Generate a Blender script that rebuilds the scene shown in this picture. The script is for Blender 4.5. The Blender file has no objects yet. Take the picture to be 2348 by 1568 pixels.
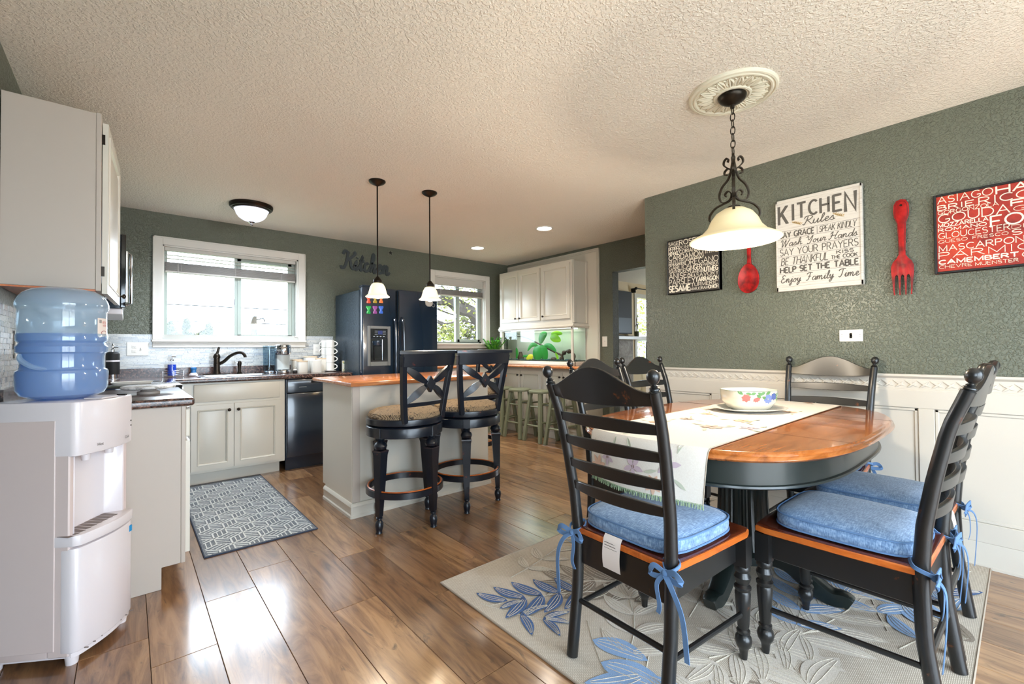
import bpy, bmesh, math, random
from mathutils import Vector, Matrix
random.seed(7)
PI = math.pi
S = bpy.context.scene
COL = S.collection

# ------------------------------------------------------------------ camera
CAMZ, FPX = 1.1514, 1017.2
yaw, pitch, roll = math.radians(40.843), math.radians(0.885), math.radians(-0.4637)
cf = Vector((math.sin(yaw)*math.cos(pitch), math.cos(yaw)*math.cos(pitch), math.sin(pitch)))
cr = Vector((math.cos(yaw), -math.sin(yaw), 0)); cu = cr.cross(cf)
cr, cu = cr*math.cos(roll)+cu*math.sin(roll), cu*math.cos(roll)-cr*math.sin(roll)
cam = bpy.data.cameras.new('camera'); camo = bpy.data.objects.new('camera', cam); COL.objects.link(camo)
cam.sensor_width = 36; cam.lens = 36*FPX/2348; cam.clip_start = 0.02
camo.matrix_world = Matrix((( cr.x, cu.x, -cf.x, 0), (cr.y, cu.y, -cf.y, 0), (cr.z, cu.z, -cf.z, CAMZ), (0, 0, 0, 1)))
S.camera = camo

# ------------------------------------------------------------------ world, daylight portals, exposure
w = bpy.data.worlds.new('sky'); S.world = w; w.use_nodes = True
bg = w.node_tree.nodes['Background']; bg.inputs['Color'].default_value = (0.72, 0.86, 1.0, 1); bg.inputs['Strength'].default_value = 10.0
S.view_settings.view_transform = 'Standard'; S.view_settings.look = 'None'; S.view_settings.gamma = 1
S.view_settings.exposure = 0.6; S.view_settings.use_curve_mapping = False
def portal(name, loc, normal, sx, sy):
    L = bpy.data.lights.new(name, 'AREA'); L.shape = 'RECTANGLE'; L.size = sx; L.size_y = sy
    L.cycles.is_portal = True
    o = bpy.data.objects.new(name, L); COL.objects.link(o); o.location = loc
    o.rotation_euler = Vector(normal).to_track_quat('-Z', 'Y').to_euler()
portal('daylight_portal', (0.82, 5.42, 1.7), (0, -1, 0), 1.3, 1.0)
portal('daylight_portal', (3.56, 5.42, 1.7), (0, -1, 0), 1.0, 1.0)
portal('daylight_portal', (1.2, -1.98, 1.1), (0, 1, 0), 2.8, 2.2)
portal('daylight_portal', (-.56, -1.05, 1.45), (1, 0, 0), 1.3, 1.3)
portal('daylight_portal', (8.3, 5.32, 1.5), (0, -1, 0), 1.2, 1.5)
portal('daylight_portal', (9.36, 3.15, 1.55), (-1, 0, 0), .9, 1.1)

# ------------------------------------------------------------------ mesh helpers
def lin(c):
    def f(x):
        x /= 255.0
        return x/12.92 if x <= 0.04045 else ((x+0.055)/1.055)**2.4
    return (f(c[0]), f(c[1]), f(c[2]), 1)
def arc(cx, cy, rx, ry, a0, a1, n=8):
    return [(cx+rx*math.cos(math.radians(a0+(a1-a0)*i/n)), cy+ry*math.sin(math.radians(a0+(a1-a0)*i/n))) for i in range(n+1)]
def spline(pts, n=6, closed=False):
    P = [Vector(p) for p in pts]; out = []; m = len(P)
    for i in range(m if closed else m-1):
        if closed: a, b, c, d = P[(i-1) % m], P[i], P[(i+1) % m], P[(i+2) % m]
        else: a, b, c, d = P[max(i-1, 0)], P[i], P[i+1], P[min(i+2, m-1)]
        for k in range(n):
            t = k/n
            out.append(0.5*((2*b)+(c-a)*t+(2*a-5*b+4*c-d)*t*t+(3*b-a-3*c+d)*t**3))
    if not closed: out.append(P[-1])
    return out
class MB:
    def __init__(s): s.v = []; s.f = []
    def add(s, v, f):
        o = len(s.v); s.v += [Vector(p) for p in v]; s.f += [tuple(i+o for i in q) for q in f]; return s
    def box(s, x0, x1, y0, y1, z0, z1):
        if x0 > x1: x0, x1 = x1, x0
        if y0 > y1: y0, y1 = y1, y0
        if z0 > z1: z0, z1 = z1, z0
        return s.add([(x0,y0,z0),(x1,y0,z0),(x1,y1,z0),(x0,y1,z0),(x0,y0,z1),(x1,y0,z1),(x1,y1,z1),(x0,y1,z1)],
                     [(3,2,1,0),(4,5,6,7),(0,1,5,4),(1,2,6,5),(2,3,7,6),(3,0,4,7)])
    def rings(s, R, cap0=True, cap1=True, closed=False):
        n = len(R[0]); v = [p for r in R for p in r]; f = []
        m = len(R)
        for i in range(m if closed else m-1):
            a, b = i*n, ((i+1) % m)*n
            for j in range(n):
                k = (j+1) % n; f.append((a+j, a+k, b+k, b+j))
        if not closed:
            if cap0: f.append(tuple(reversed(range(n))))
            if cap1: f.append(tuple((m-1)*n+j for j in range(n)))
        return s.add(v, f)
    def lathe(s, prof, c=(0,0,0), n=20, cap0=True, cap1=True, sx=1, sy=1):
        R = [[(c[0]+sx*r*math.cos(2*PI*j/n), c[1]+sy*r*math.sin(2*PI*j/n), c[2]+z) for j in range(n)] for r, z in prof]
        return s.rings(R, cap0, cap1)
    def cyl(s, a, b, r0, r1=None, n=14):
        return s.tube([a, b], [r0, r0 if r1 is None else r1], n)
    def tube(s, pts, r, n=8, closed=False, sec=None, up=None):
        P = [Vector(p) for p in pts]; m = len(P)
        if not isinstance(r, (list, tuple)): r = [r]*m
        if sec is None: sec = [(math.cos(2*PI*j/n), math.sin(2*PI*j/n)) for j in range(n)]
        T = []
        for i in range(m):
            if closed: t = P[(i+1) % m]-P[(i-1) % m]
            else: t = P[min(i+1, m-1)]-P[max(i-1, 0)]
            T.append(t.normalized() if t.length > 1e-9 else Vector((0,0,1)))
        ref = Vector(up) if up else (Vector((0,0,1)) if abs(T[0].z) < 0.9 else Vector((1,0,0)))
        N = (ref-T[0]*ref.dot(T[0])).normalized(); R = []
        for i in range(m):
            if up: N = Vector(up)
            N = (N-T[i]*N.dot(T[i]))
            N = N.normalized() if N.length > 1e-6 else Vector((1,0,0))
            B = T[i].cross(N)
            R.append([P[i]+N*(a*r[i])+B*(b*r[i]) for a, b in sec])
        return s.rings(R, closed=closed)
    def prism(s, poly, ax, lo, hi):
        def P(a, b, c): return {'x': (c, a, b), 'y': (a, c, b), 'z': (a, b, c)}[ax]
        n = len(poly); v = [P(a, b, lo) for a, b in poly]+[P(a, b, hi) for a, b in poly]
        f = [tuple(reversed(range(n))), tuple(range(n, 2*n))]+[(j, (j+1) % n, n+(j+1) % n, n+j) for j in range(n)]
        return s.add(v, f)
    def sphere(s, c, r, n=14, m=8, sz=1):
        return s.lathe([(max(1e-4, r*math.sin(PI*i/m)), -r*sz*math.cos(PI*i/m)) for i in range(m+1)], c, n)
    def grid(s, fn, nu, nv, wrapu=False):
        v = [fn(i/nu, j/nv) for i in range(nu if wrapu else nu+1) for j in range(nv+1)]; f = []; k = nv+1
        for i in range(nu):
            a, b = i*k, ((i+1) % nu if wrapu else i+1)*k
            for j in range(nv): f.append((a+j, b+j, b+j+1, a+j+1))
        return s.add(v, f)
    def xf(s, M): s.v = [M @ p for p in s.v]; return s
    def merge(s, o): return s.add(o.v, o.f)
def rot(ax, deg): return Matrix.Rotation(math.radians(deg), 4, ax.upper())
def mv(x, y, z): return Matrix.Translation((x, y, z))
def wloc(o):
    p = Vector((0,0,0))
    while o is not None: p += o.location; o = o.parent
    return p
def part(name, mb, mat, parent=None, world=False, bevel=0, seg=1, smooth=35, thick=0):
    vs = mb.v
    if world and parent is not None:
        off = wloc(parent); vs = [p-off for p in vs]
    me = bpy.data.meshes.new(name); me.from_pydata([tuple(p) for p in vs], [], mb.f); me.validate()
    bm = bmesh.new(); bm.from_mesh(me)
    if thick:
        bmesh.ops.recalc_face_normals(bm, faces=bm.faces); bmesh.ops.solidify(bm, geom=bm.faces[:], thickness=thick)
    bmesh.ops.recalc_face_normals(bm, faces=bm.faces)
    if bevel:
        es = [e for e in bm.edges if len(e.link_faces) == 2 and e.calc_face_angle(0) > 0.6]
        bmesh.ops.bevel(bm, geom=es, offset=bevel, segments=seg, affect='EDGES', profile=0.5, clamp_overlap=True)
    bm.to_mesh(me); bm.free()
    if smooth: me.shade_smooth(); me.set_sharp_from_angle(angle=math.radians(smooth))
    if mat is not None: me.materials.append(mat)
    o = bpy.data.objects.new(name, me); COL.objects.link(o)
    if parent is not None: o.parent = parent
    return o
def tag(o, label, cat, group=None):
    o['label'] = label; o['category'] = cat
    if group: o['group'] = group
    return o
def thing(name, label, cat, loc=(0,0,0), rz=0, group=None):
    o = bpy.data.objects.new(name, None); COL.objects.link(o); o.empty_display_size = 0.1
    o.location = loc; o.rotation_euler = (0, 0, math.radians(rz))
    return tag(o, label, cat, group)
def struct(name, mb, mat, label=None, parent=None, **k):
    o = part(name, mb, mat, parent, **k)
    if parent is None: o['kind'] = 'structure'; o['label'] = label; 
    return o
def copy_tree(o, parent=None):
    c = o.copy(); COL.objects.link(c); c.parent = parent
    for ch in o.children: copy_tree(ch, c)
    return c
def dup(o, label, loc, rz=0):
    c = copy_tree(o); c.location = loc; c.rotation_euler = (0, 0, math.radians(rz)); c['label'] = label
    return c
def inst(o, loc, rotz=0, scale=None):
    c = o.copy(); COL.objects.link(c); c.location = loc
    if rotz: c.rotation_euler = (0, 0, math.radians(rotz))
    if scale: c.scale = scale
    return c

# ------------------------------------------------------------------ materials
def mat(name, col, rough=0.5, metal=0, coat=0, spec=0.5, coat_rough=0.08, emit=None, estr=0, sheen=0, trans=0, alpha=1):
    m = bpy.data.materials.new(name); m.use_nodes = True
    b = m.node_tree.nodes['Principled BSDF']; i = b.inputs
    i['Base Color'].default_value = lin(col); i['Roughness'].default_value = rough; i['Metallic'].default_value = metal
    i['Coat Weight'].default_value = coat; i['Coat Roughness'].default_value = coat_rough
    i['Specular IOR Level'].default_value = spec; i['Sheen Weight'].default_value = sheen
    i['Transmission Weight'].default_value = trans; i['Alpha'].default_value = alpha
    if emit: i['Emission Color'].default_value = lin(emit); i['Emission Strength'].default_value = estr
    return m
class NT:
    def __init__(s, m): s.t = m.node_tree; s.b = s.t.nodes['Principled BSDF']
    def n(s, typ, **k):
        x = s.t.nodes.new(typ)
        for a, v in k.items():
            if a[0] == '_': setattr(x, a[1:], v)
            else: x.inputs[a.replace('__', ' ')].default_value = v
        return x
    def l(s, a, b): s.t.links.new(a, b)
    def coords(s, kind='Object', scale=(1,1,1), rotz=0, rnd=False):
        tc = s.n('ShaderNodeTexCoord'); mp = s.n('ShaderNodeMapping'); mp.inputs['Scale'].default_value = scale
        mp.inputs['Rotation'].default_value = (0, 0, rotz)
        src = tc.outputs[kind]
        if rnd:
            oi = s.n('ShaderNodeObjectInfo'); mu = s.n('ShaderNodeMath', _operation='MULTIPLY'); mu.inputs[1].default_value = 57
            s.l(oi.outputs['Random'], mu.inputs[0])
            ad = s.n('ShaderNodeVectorMath', _operation='ADD'); s.l(src, ad.inputs[0]); s.l(mu.outputs[0], ad.inputs[1]); src = ad.outputs[0]
        s.l(src, mp.inputs['Vector']); return mp.outputs['Vector']
    def noise(s, vec, scale, detail=3, rough=0.55, dist=0):
        x = s.n('ShaderNodeTexNoise', Scale=scale, Detail=detail, Roughness=rough, Distortion=dist); s.l(vec, x.inputs['Vector']); return x.outputs['Fac']
    def ramp(s, fac, stops, interp='LINEAR'):
        x = s.n('ShaderNodeValToRGB'); e = x.color_ramp.elements; x.color_ramp.interpolation = interp
        while len(e) < len(stops): e.new(0.5)
        for el, (p, c) in zip(e, stops):
            el.position = p; el.color = lin(c) if isinstance(c, tuple) else (c, c, c, 1)
        s.l(fac, x.inputs['Fac']); return x.outputs['Color']
    def mix(s, fac, a, b, mode='MIX'):
        x = s.n('ShaderNodeMix', _data_type='RGBA', _blend_type=mode)
        for k, v in ((0, fac), (6, a), (7, b)):
            if hasattr(v, 'is_linked') or hasattr(v, 'links'): s.l(v, x.inputs[k])
            else: x.inputs[k].default_value = lin(v) if isinstance(v, tuple) else v
        return x.outputs[2]
    def col(s, c): s.l(c, s.b.inputs['Base Color'])
    def bump(s, h, strength=0.3, dist=0.01):
        x = s.n('ShaderNodeBump', Strength=strength, Distance=dist); s.l(h, x.inputs['Height']); s.l(x.outputs[0], s.b.inputs['Normal'])
def stucco(name, col, scale, strength, dist, rough=0.8, lo=0.45, hi=0.6):
    m = mat(name, col, rough); t = NT(m); v = t.coords('Object')
    h = t.ramp(t.noise(v, scale, 2, 0.5, 0.6), [(lo, 0.0), (hi, 1.0)]); t.bump(h, strength, dist); return m
M_wall = stucco('wall_paint', (102,106,92), 80, 0.75, 0.006, 0.4)
M_ceil = stucco('ceiling_texture', (236,228,216), 70, 0.55, 0.006, 0.9)
M_white = mat('white_paint', (200,193,181), 0.35)
M_trim = mat('white_trim', (210,206,198), 0.3)
M_cab = mat('cabinet_white', (210,204,191), 0.3)
M_cabside = mat('cabinet_panel', (184,172,160), 0.45)
M_plate = mat('plate_white', (226,222,214), 0.3)
M_beige = stucco('beige_wall', (222,202,168), 90, 0.3, 0.003, 0.7)
M_vinyl = mat('window_vinyl', (150,160,152), 0.4)
M_rim = mat('glazed_line', (150,142,128), 0.5)
def wood(name, c0, c1, c2, rough=0.3, coat=0.3, sc=(1,1,1), rnd=False, ns=6, coat_rough=0.1):
    m = mat(name, c0, rough, coat=coat, coat_rough=coat_rough); t = NT(m); v = t.coords('Object', sc, rnd=rnd)
    a = t.noise(v, ns, 6, 0.65, 1.2); t.col(t.ramp(a, [(0.28, c0), (0.5, c1), (0.72, c2)])); return m
M_table = wood('table_wood', (120,62,22), (172,98,42), (196,122,62), 0.16, 0.6, (1.2, 9, 9), ns=2.2, coat_rough=0.04)
M_island = wood('island_wood', (160,86,44), (198,124,74), (216,150,98), 0.2, 0.5, (1.2, 12, 9), ns=2.5)
M_seatwood = wood('seat_wood', (58,22,14), (88,36,20), (120,56,28), 0.22, 0.5, (9, 1.5, 9), ns=2.2)
M_seatedge = wood('seat_edge_wood', (150,70,22), (190,96,34), (206,116,50), 0.3, 0.3, (9, 2, 9), ns=2.2)
# floor planks: grain along local Y, a tone per plank
M_floor = mat('floor_laminate', (130,95,66), 0.28, coat=0.8, coat_rough=0.15)
t = NT(M_floor); v = t.coords('Object', (7, 1.0, 1), rnd=True); a = t.noise(v, 2.4, 7, 0.62, 1.6)
c1 = t.ramp(a, [(0.26, (92,66,46)), (0.42, (146,110,78)), (0.6, (184,146,106)), (0.8, (196,166,130))])
oi = t.n('ShaderNodeObjectInfo'); c2 = t.ramp(oi.outputs['Random'], [(0.0, (196,184,176)), (0.5, (228,216,206)), (1.0, (255,248,240))])
c3 = t.mix(1.0, c1, c2, 'MULTIPLY'); 
v2 = t.coords('Object', (3, 1.4, 1), rnd=True); k = t.ramp(t.noise(v2, 3.2, 4, 0.6, 2.5), [(0.62, 0.0), (0.74, 1.0)])
t.col(t.mix(k, c3, (92,68,50))); t.bump(a, 0.12, 0.004)
M_joint = mat('floor_joint', (40,28,20), 0.7)
def black_paint(name, c, worn=(120,58,26), amt=0.70, rough=0.34, edge=.72):
    m = mat(name, c, rough, coat=0.18, coat_rough=0.15); t = NT(m); v = t.coords('Object', (1,1,1), rnd=True)
    k = t.ramp(t.noise(v, 14, 5, 0.6, 0.4), [(amt, 0.0), (amt+0.06, 1.0)])
    g = t.n('ShaderNodeNewGeometry'); e = t.ramp(g.outputs['Pointiness'], [(edge, 0.0), (edge+.1, 0.7)])
    ad = t.n('ShaderNodeMath', _operation='MAXIMUM'); t.l(k, ad.inputs[0]); t.l(e, ad.inputs[1])
    t.col(t.mix(ad.outputs[0], c, worn)); return m
M_black = black_paint('black_furniture', (24,24,24), (112,58,28), .665)
M_stool = black_paint('stool_black', (16,22,32), (128,50,30), 0.66, .32, .65)
M_apron = black_paint('table_apron_green', (26,34,32), (80,50,30), 0.72, 0.35)
M_iron = mat('bronze_iron', (62,54,44), 0.4, 0.7)
M_bronze = mat('dark_bronze', (48,42,36), 0.35, 0.8)
M_chrome = mat('chrome', (214,216,220), 0.12, 1.0)
M_knob = mat('dark_knob', (52,44,38), 0.3, 0.8)
M_blackapp = mat('appliance_black', (26,40,56), 0.2, coat=0.6)
M_blackside = stucco('appliance_textured', (34,48,58), 110, 0.6, 0.003, 0.22)
M_blackgl = mat('black_glass', (10,12,16), 0.06, coat=0.5)
M_greyplast = mat('grey_plastic', (120,124,126), 0.35)
M_whplast = mat('white_plastic', (222,214,216), 0.25, coat=0.2)
M_pinkplast = mat('dispenser_body', (206,189,184), 0.4)
M_ceramic = mat('white_ceramic', (236,233,226), 0.15, coat=0.4)
M_rubber = mat('black_rubber', (18,18,18), 0.6)
M_slot = mat('slot_dark', (120,108,104), 0.6)
M_paper = mat('paper_tag', (226,214,206), 0.8)
M_ink = mat('ink_dark', (70,66,60), 0.7)
# blue woven cushion
M_denim = mat('blue_woven_cotton', (92,132,178), 0.9, sheen=0.3); t = NT(M_denim)
v = t.coords('Object', (160, 22, 40)); v2 = t.coords('Object', (22, 160, 40))
a = t.noise(v, 2, 2); b = t.noise(v2, 2, 2); ad = t.n('ShaderNodeMath', _operation='ADD'); t.l(a, ad.inputs[0]); t.l(b, ad.inputs[1])
hf = t.n('ShaderNodeMath', _operation='MULTIPLY'); hf.inputs[1].default_value = 0.5; t.l(ad.outputs[0], hf.inputs[0])
t.col(t.ramp(hf.outputs[0], [(0.34, (78,106,142)), (0.5, (110,140,176)), (0.66, (152,178,206))])); t.bump(hf.outputs[0], 0.25, 0.003)
M_piping = mat('blue_piping', (92,124,164), 0.9)
# granite-look laminate counter
M_counter = mat('dark_speckled_counter', (60,48,46), 0.25, coat=0.3); t = NT(M_counter); v = t.coords('Object')
vo = t.n('ShaderNodeTexVoronoi', Scale=140); t.l(v, vo.inputs['Vector'])
t.col(t.ramp(t.noise(v, 60, 5, 0.75), [(0.35, (26,24,28)), (0.5, (64,46,42)), (0.62, (126,92,78)), (0.75, (170,160,158))]))
# mosaic tile: shade per tile
M_tile = mat('marble_mosaic_tile', (214,214,208), 0.2, coat=0.3); t = NT(M_tile); v = t.coords('Object')
g = t.n('ShaderNodeNewGeometry'); c = t.ramp(g.outputs['Random Per Island'], [(0.0, (156,161,165)), (0.3, (182,183,180)), (0.8, (198,197,190)), (1.0, (168,174,182))])
k = t.ramp(t.noise(v, 34, 6, 0.7, 3.0), [(0.585, 0.0), (0.62, 1.0)]); t.col(t.mix(k, c, (88,96,114)))
M_grout = mat('grout', (186,186,180), 0.8)
# stool seat fabric
M_tweed = mat('patterned_seat_fabric', (178,152,118), 0.9); t = NT(M_tweed); v = t.coords('Object')
x1 = t.n('ShaderNodeTexWave', Scale=45, Distortion=1.0); t.l(v, x1.inputs['Vector'])
c = t.ramp(x1.outputs['Fac'], [(0.2, (100,78,54)), (0.7, (158,136,106))])
k = t.ramp(t.noise(v, 26, 3, 0.5, 3.5), [(0.60, 0.0), (0.63, 1.0)]); t.col(t.mix(k, c, (40,34,30)))
M_green = mat('sage_green_paint', (118,122,98), 0.45)
M_leafg = mat('plant_leaf', (82,148,40), 0.35); M_leafd = mat('plant_leaf_dark', (44,112,52), 0.35)
M_red = mat('red_enamel', (176,26,26), 0.45, spec=.3); t = NT(M_red); v = t.coords('Object')
t.col(t.ramp(t.noise(v, 16, 4), [(0.35, (96,14,14)), (0.55, (158,20,20)), (0.7, (184,34,28))]))
def thin_glass(name, tint=(255,255,255), ior=1.45, rough=0.02, gl=1.0, body=None):
    m = bpy.data.materials.new(name); m.use_nodes = True; nt = m.node_tree; nt.nodes.clear()
    o = nt.nodes.new('ShaderNodeOutputMaterial'); mx = nt.nodes.new('ShaderNodeMixShader'); tr = nt.nodes.new('ShaderNodeBsdfTransparent')
    g = nt.nodes.new('ShaderNodeBsdfGlossy'); lw_ = nt.nodes.new('ShaderNodeLayerWeight'); lw_.inputs['Blend'].default_value = .5; pw_ = nt.nodes.new('ShaderNodeMath'); pw_.operation = 'POWER'; pw_.inputs[1].default_value = 5
    f0 = ((ior-1)/(ior+1))**2; fr = nt.nodes.new('ShaderNodeMath'); fr.operation = 'MULTIPLY_ADD'; fr.inputs[1].default_value = (1-f0)*.8; fr.inputs[2].default_value = f0
    nt.links.new(lw_.outputs['Facing'], pw_.inputs[0]); nt.links.new(pw_.outputs[0], fr.inputs[0])
    tr.inputs['Color'].default_value = lin(tint); g.inputs['Roughness'].default_value = rough; g.inputs['Color'].default_value = (gl, gl, gl, 1)
    src = tr.outputs[0]
    if body:
        tl0 = nt.nodes.new('ShaderNodeBsdfTranslucent'); tl0.inputs['Color'].default_value = lin(body[1]); df = nt.nodes.new('ShaderNodeBsdfDiffuse'); df.inputs['Color'].default_value = lin(body[1]); tl = nt.nodes.new('ShaderNodeMixShader'); nt.links.new(tl0.outputs[0], tl.inputs[1]); nt.links.new(df.outputs[0], tl.inputs[2]); m2 = nt.nodes.new('ShaderNodeMixShader'); m2.inputs[0].default_value = body[0]
        nt.links.new(src, m2.inputs[1]); nt.links.new(tl.outputs[0], m2.inputs[2]); src = m2.outputs[0]
    nt.links.new(fr.outputs[0], mx.inputs[0]); nt.links.new(src, mx.inputs[1]); nt.links.new(g.outputs[0], mx.inputs[2]); nt.links.new(mx.outputs[0], o.inputs[0])
    return m
M_glass = thin_glass('clear_glass'); M_aqglass = thin_glass('aquarium_glass', (248,252,250))
M_aqwater = thin_glass('aquarium_water', (236,246,242), 1.1)
M_jug = thin_glass('blue_jug_plastic', (232,245,253), 1.6, 0.04, body=(.42, (214,234,250))); M_water = thin_glass('blue_water', (150,205,240), 1.4, 0.02, body=(.5, (56,146,222)))
M_bluesoap = mat('blue_soap', (20,66,190), 0.1, coat=0.4)
def shade_glass(name, col, e, es):
    m = mat(name, col, 0.35, coat=0.3, emit=e, estr=es); return m
M_shade = shade_glass('cream_glass_shade', (240,226,184), (255,226,158), 0.14)
M_barshade = shade_glass('frosted_glass_shade', (246,236,206), (255,236,190), 0.5)
M_flush = shade_glass('frosted_bowl', (240,240,252), (232,236,255), 0.7)
M_bulb = mat('lit_bulb', (255,255,255), 0.5, emit=(255,240,212), estr=6)
M_can = mat('recessed_lamp', (255,255,255), 0.5, emit=(255,246,232), estr=8)

# ------------------------------------------------------------------ stroke lettering (flat print)
A = arc
CAPS = {
 'A': (.9, [[(0,0),(.45,1),(.9,0)], [(.17,.36),(.73,.36)]]), 'B': (.72, [[(0,0),(0,1)], [(0,1)]+A(.36,.77,.28,.23,90,-90)+[(0,.54)], [(.36,.54)]+A(.38,.27,.34,.27,90,-90)+[(0,0)]]),
 'C': (.85, [A(.5,.5,.48,.5,48,312,14)]), 'D': (.82, [[(0,0),(0,1)], [(0,1)]+A(.34,.5,.48,.5,90,-90,12)+[(0,0)]]),
 'E': (.66, [[(0,0),(0,1)], [(0,1),(.64,1)], [(0,.52),(.52,.52)], [(0,0),(.66,0)]]), 'F': (.62, [[(0,0),(0,1)], [(0,1),(.62,1)], [(0,.5),(.5,.5)]]),
 'G': (.9, [A(.5,.5,.48,.5,48,330,14)+[(.9,.42),(.58,.42)]]), 'H': (.82, [[(0,0),(0,1)], [(.82,0),(.82,1)], [(0,.52),(.82,.52)]]),
 'I': (.2, [[(.1,0),(.1,1)]]), 'J': (.5, [[(.5,1),(.5,.25)]+A(.27,.25,.23,.25,0,-160,6)]), 'K': (.78, [[(0,0),(0,1)], [(.74,1),(0,.4)], [(.26,.6),(.78,0)]]),
 'L': (.62, [[(0,1),(0,0)], [(0,0),(.62,0)]]), 'M': (1.0, [[(.04,0),(.04,1),(.5,.12),(.96,1),(.96,0)]]), 'N': (.82, [[(0,0),(0,1),(.82,0),(.82,1)]]),
 'O': (1.0, [A(.5,.5,.5,.5,90,450,18)]), 'P': (.68, [[(0,0),(0,1)], [(0,1)]+A(.36,.74,.3,.26,90,-90)+[(0,.48)]]), 'Q': (1.0, [A(.5,.5,.5,.5,90,450,18), [(.6,.25),(1,-.08)]]),
 'R': (.76, [[(0,0),(0,1)], [(0,1)]+A(.38,.75,.3,.25,90,-90)+[(0,.5)], [(.34,.5),(.76,0)]]), 'S': (.66, [A(.33,.75,.31,.25,30,270,9)+A(.33,.26,.33,.25,90,-150,9)]),
 'T': (.8, [[(.4,0),(.4,1)], [(0,1),(.8,1)]]), 'U': (.8, [[(0,1),(0,.38)]+A(.4,.38,.4,.38,180,360,10)+[(.8,1)]]), 'V': (.86, [[(0,1),(.43,0),(.86,1)]]),
 'W': (1.2, [[(0,1),(.3,0),(.6,.9),(.9,0),(1.2,1)]]), 'X': (.8, [[(0,0),(.8,1)], [(0,1),(.8,0)]]), 'Y': (.82, [[(0,1),(.41,.46),(.82,1)], [(.41,.46),(.41,0)]]),
 'Z': (.74, [[(.04,1),(.72,1),(0,0),(.74,0)]]), ' ': (.45, []), '&': (.9, [[(.85,0),(.25,.72)]+A(.42,.78,.18,.2,200,0,6)+[(.16,.42)]+A(.34,.24,.3,.24,140,340,8)+[(.8,.5)]])}
LOW = {  # cursive: smooth strokes, baseline 0, x-height .48
 'a': (.52, [[(.44,.42),(.26,.48),(.08,.3),(.1,.05),(.26,.02),(.42,.3),(.45,.46),(.42,.14),(.46,.0),(.6,.14)]]),
 'd': (.54, [[(.42,.42),(.24,.48),(.08,.28),(.12,.04),(.28,.04),(.44,.4),(.58,1.0),(.46,.3),(.46,.02),(.62,.14)]]),
 'e': (.42, [[(.02,.14),(.3,.3),(.32,.46),(.2,.48),(.1,.28),(.16,.03),(.32,.02),(.48,.16)]]),
 'h': (.52, [[(.0,.1),(.28,.7),(.3,1.0),(.2,.96),(.1,.0)], [(.1,.0),(.22,.36),(.36,.46),(.38,.3),(.36,.04),(.44,.0),(.56,.14)]]),
 'i': (.3, [[(.02,.12),(.16,.46),(.12,.1),(.18,.0),(.34,.14)], [(.2,.66),(.22,.7)]]), 'j': (.3, [[(.02,.12),(.2,.46),(.12,-.3),(-.02,-.4),(-.06,-.26),(.32,.14)], [(.24,.66),(.26,.7)]]),
 'l': (.3, [[(.02,.12),(.26,.7),(.26,1.0),(.16,.9),(.1,.2),(.18,.0),(.34,.14)]]), 'm': (.78, [[(.0,.2),(.08,.46),(.08,.0)], [(.08,.1),(.22,.46),(.32,.4),(.3,.0)], [(.3,.1),(.46,.46),(.58,.4),(.56,.06),(.64,.0),(.8,.14)]]),
 'n': (.54, [[(.0,.2),(.1,.46),(.08,.0)], [(.08,.1),(.24,.46),(.36,.4),(.34,.06),(.42,.0),(.58,.14)]]), 'o': (.46, [[(.28,.46),(.12,.36),(.08,.12),(.22,.0),(.36,.16),(.34,.4),(.24,.44),(.4,.34),(.52,.38)]]),
 'r': (.4, [[(.0,.16),(.14,.5),(.16,.42),(.32,.42),(.24,.1),(.32,.0),(.46,.14)]]), 's': (.38, [[(.0,.12),(.22,.5),(.26,.3),(.32,.1),(.2,.0),(.08,.06)], [(.2,.0),(.44,.12)]]),
 'u': (.54, [[(.02,.2),(.1,.46),(.08,.1),(.18,.0),(.32,.16),(.42,.46),(.4,.06),(.46,.0),(.6,.14)]]), 'y': (.5, [[(.02,.26),(.1,.46),(.1,.14),(.22,.04),(.4,.46),(.32,-.2),(.14,-.42),(.08,-.26),(.3,-.02),(.54,.14)]]),
 'w': (.66, [[(.04,.46),(.12,.02),(.3,.4),(.34,.02),(.58,.44),(.7,.36)]]),
 'R': (.74, [[(.3,.96),(.22,.4),(.08,.0),(-.04,.1)], [(.02,.7),(.1,.94),(.44,1.02),(.66,.84),(.5,.58),(.26,.5)], [(.3,.5),(.52,.2),(.68,.0),(.82,.12)]]),
 'W': (.92, [[(.0,.72),(.1,.94),(.22,.86),(.22,.1),(.28,.02),(.56,.96),(.56,.1),(.62,.02),(.86,.7),(.98,1.02)]]), 'Y': (.7, [[(.0,.78),(.12,.98),(.22,.86),(.2,.54),(.34,.46),(.66,1.0),(.5,.1),(.26,-.12),(.16,.02)]]),
 'H': (.84, [[(.06,.72),(.2,.92),(.3,.98),(.2,.3),(.02,.0),(-.08,.12)], [(.86,1.0),(.66,.5),(.6,.06),(.7,.0),(.84,.12)], [(.08,.46),(.34,.5),(.72,.5)]]), 'E': (.62, [[(.5,.86),(.34,1.0),(.16,.84),(.24,.58),(.38,.54),(.14,.46),(.04,.2),(.2,.0),(.44,.06),(.6,.2)]]),
 'F': (.7, [[(.06,.78),(.2,.96),(.7,1.0)], [(.46,.96),(.34,.3),(.18,.02),(.02,.08)], [(.24,.5),(.56,.52)]]), 'T': (.66, [[(.02,.76),(.14,.96),(.74,1.02)], [(.46,.98),(.36,.3),(.2,.02),(.04,.1)]]), ' ': (.4, [])}
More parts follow.
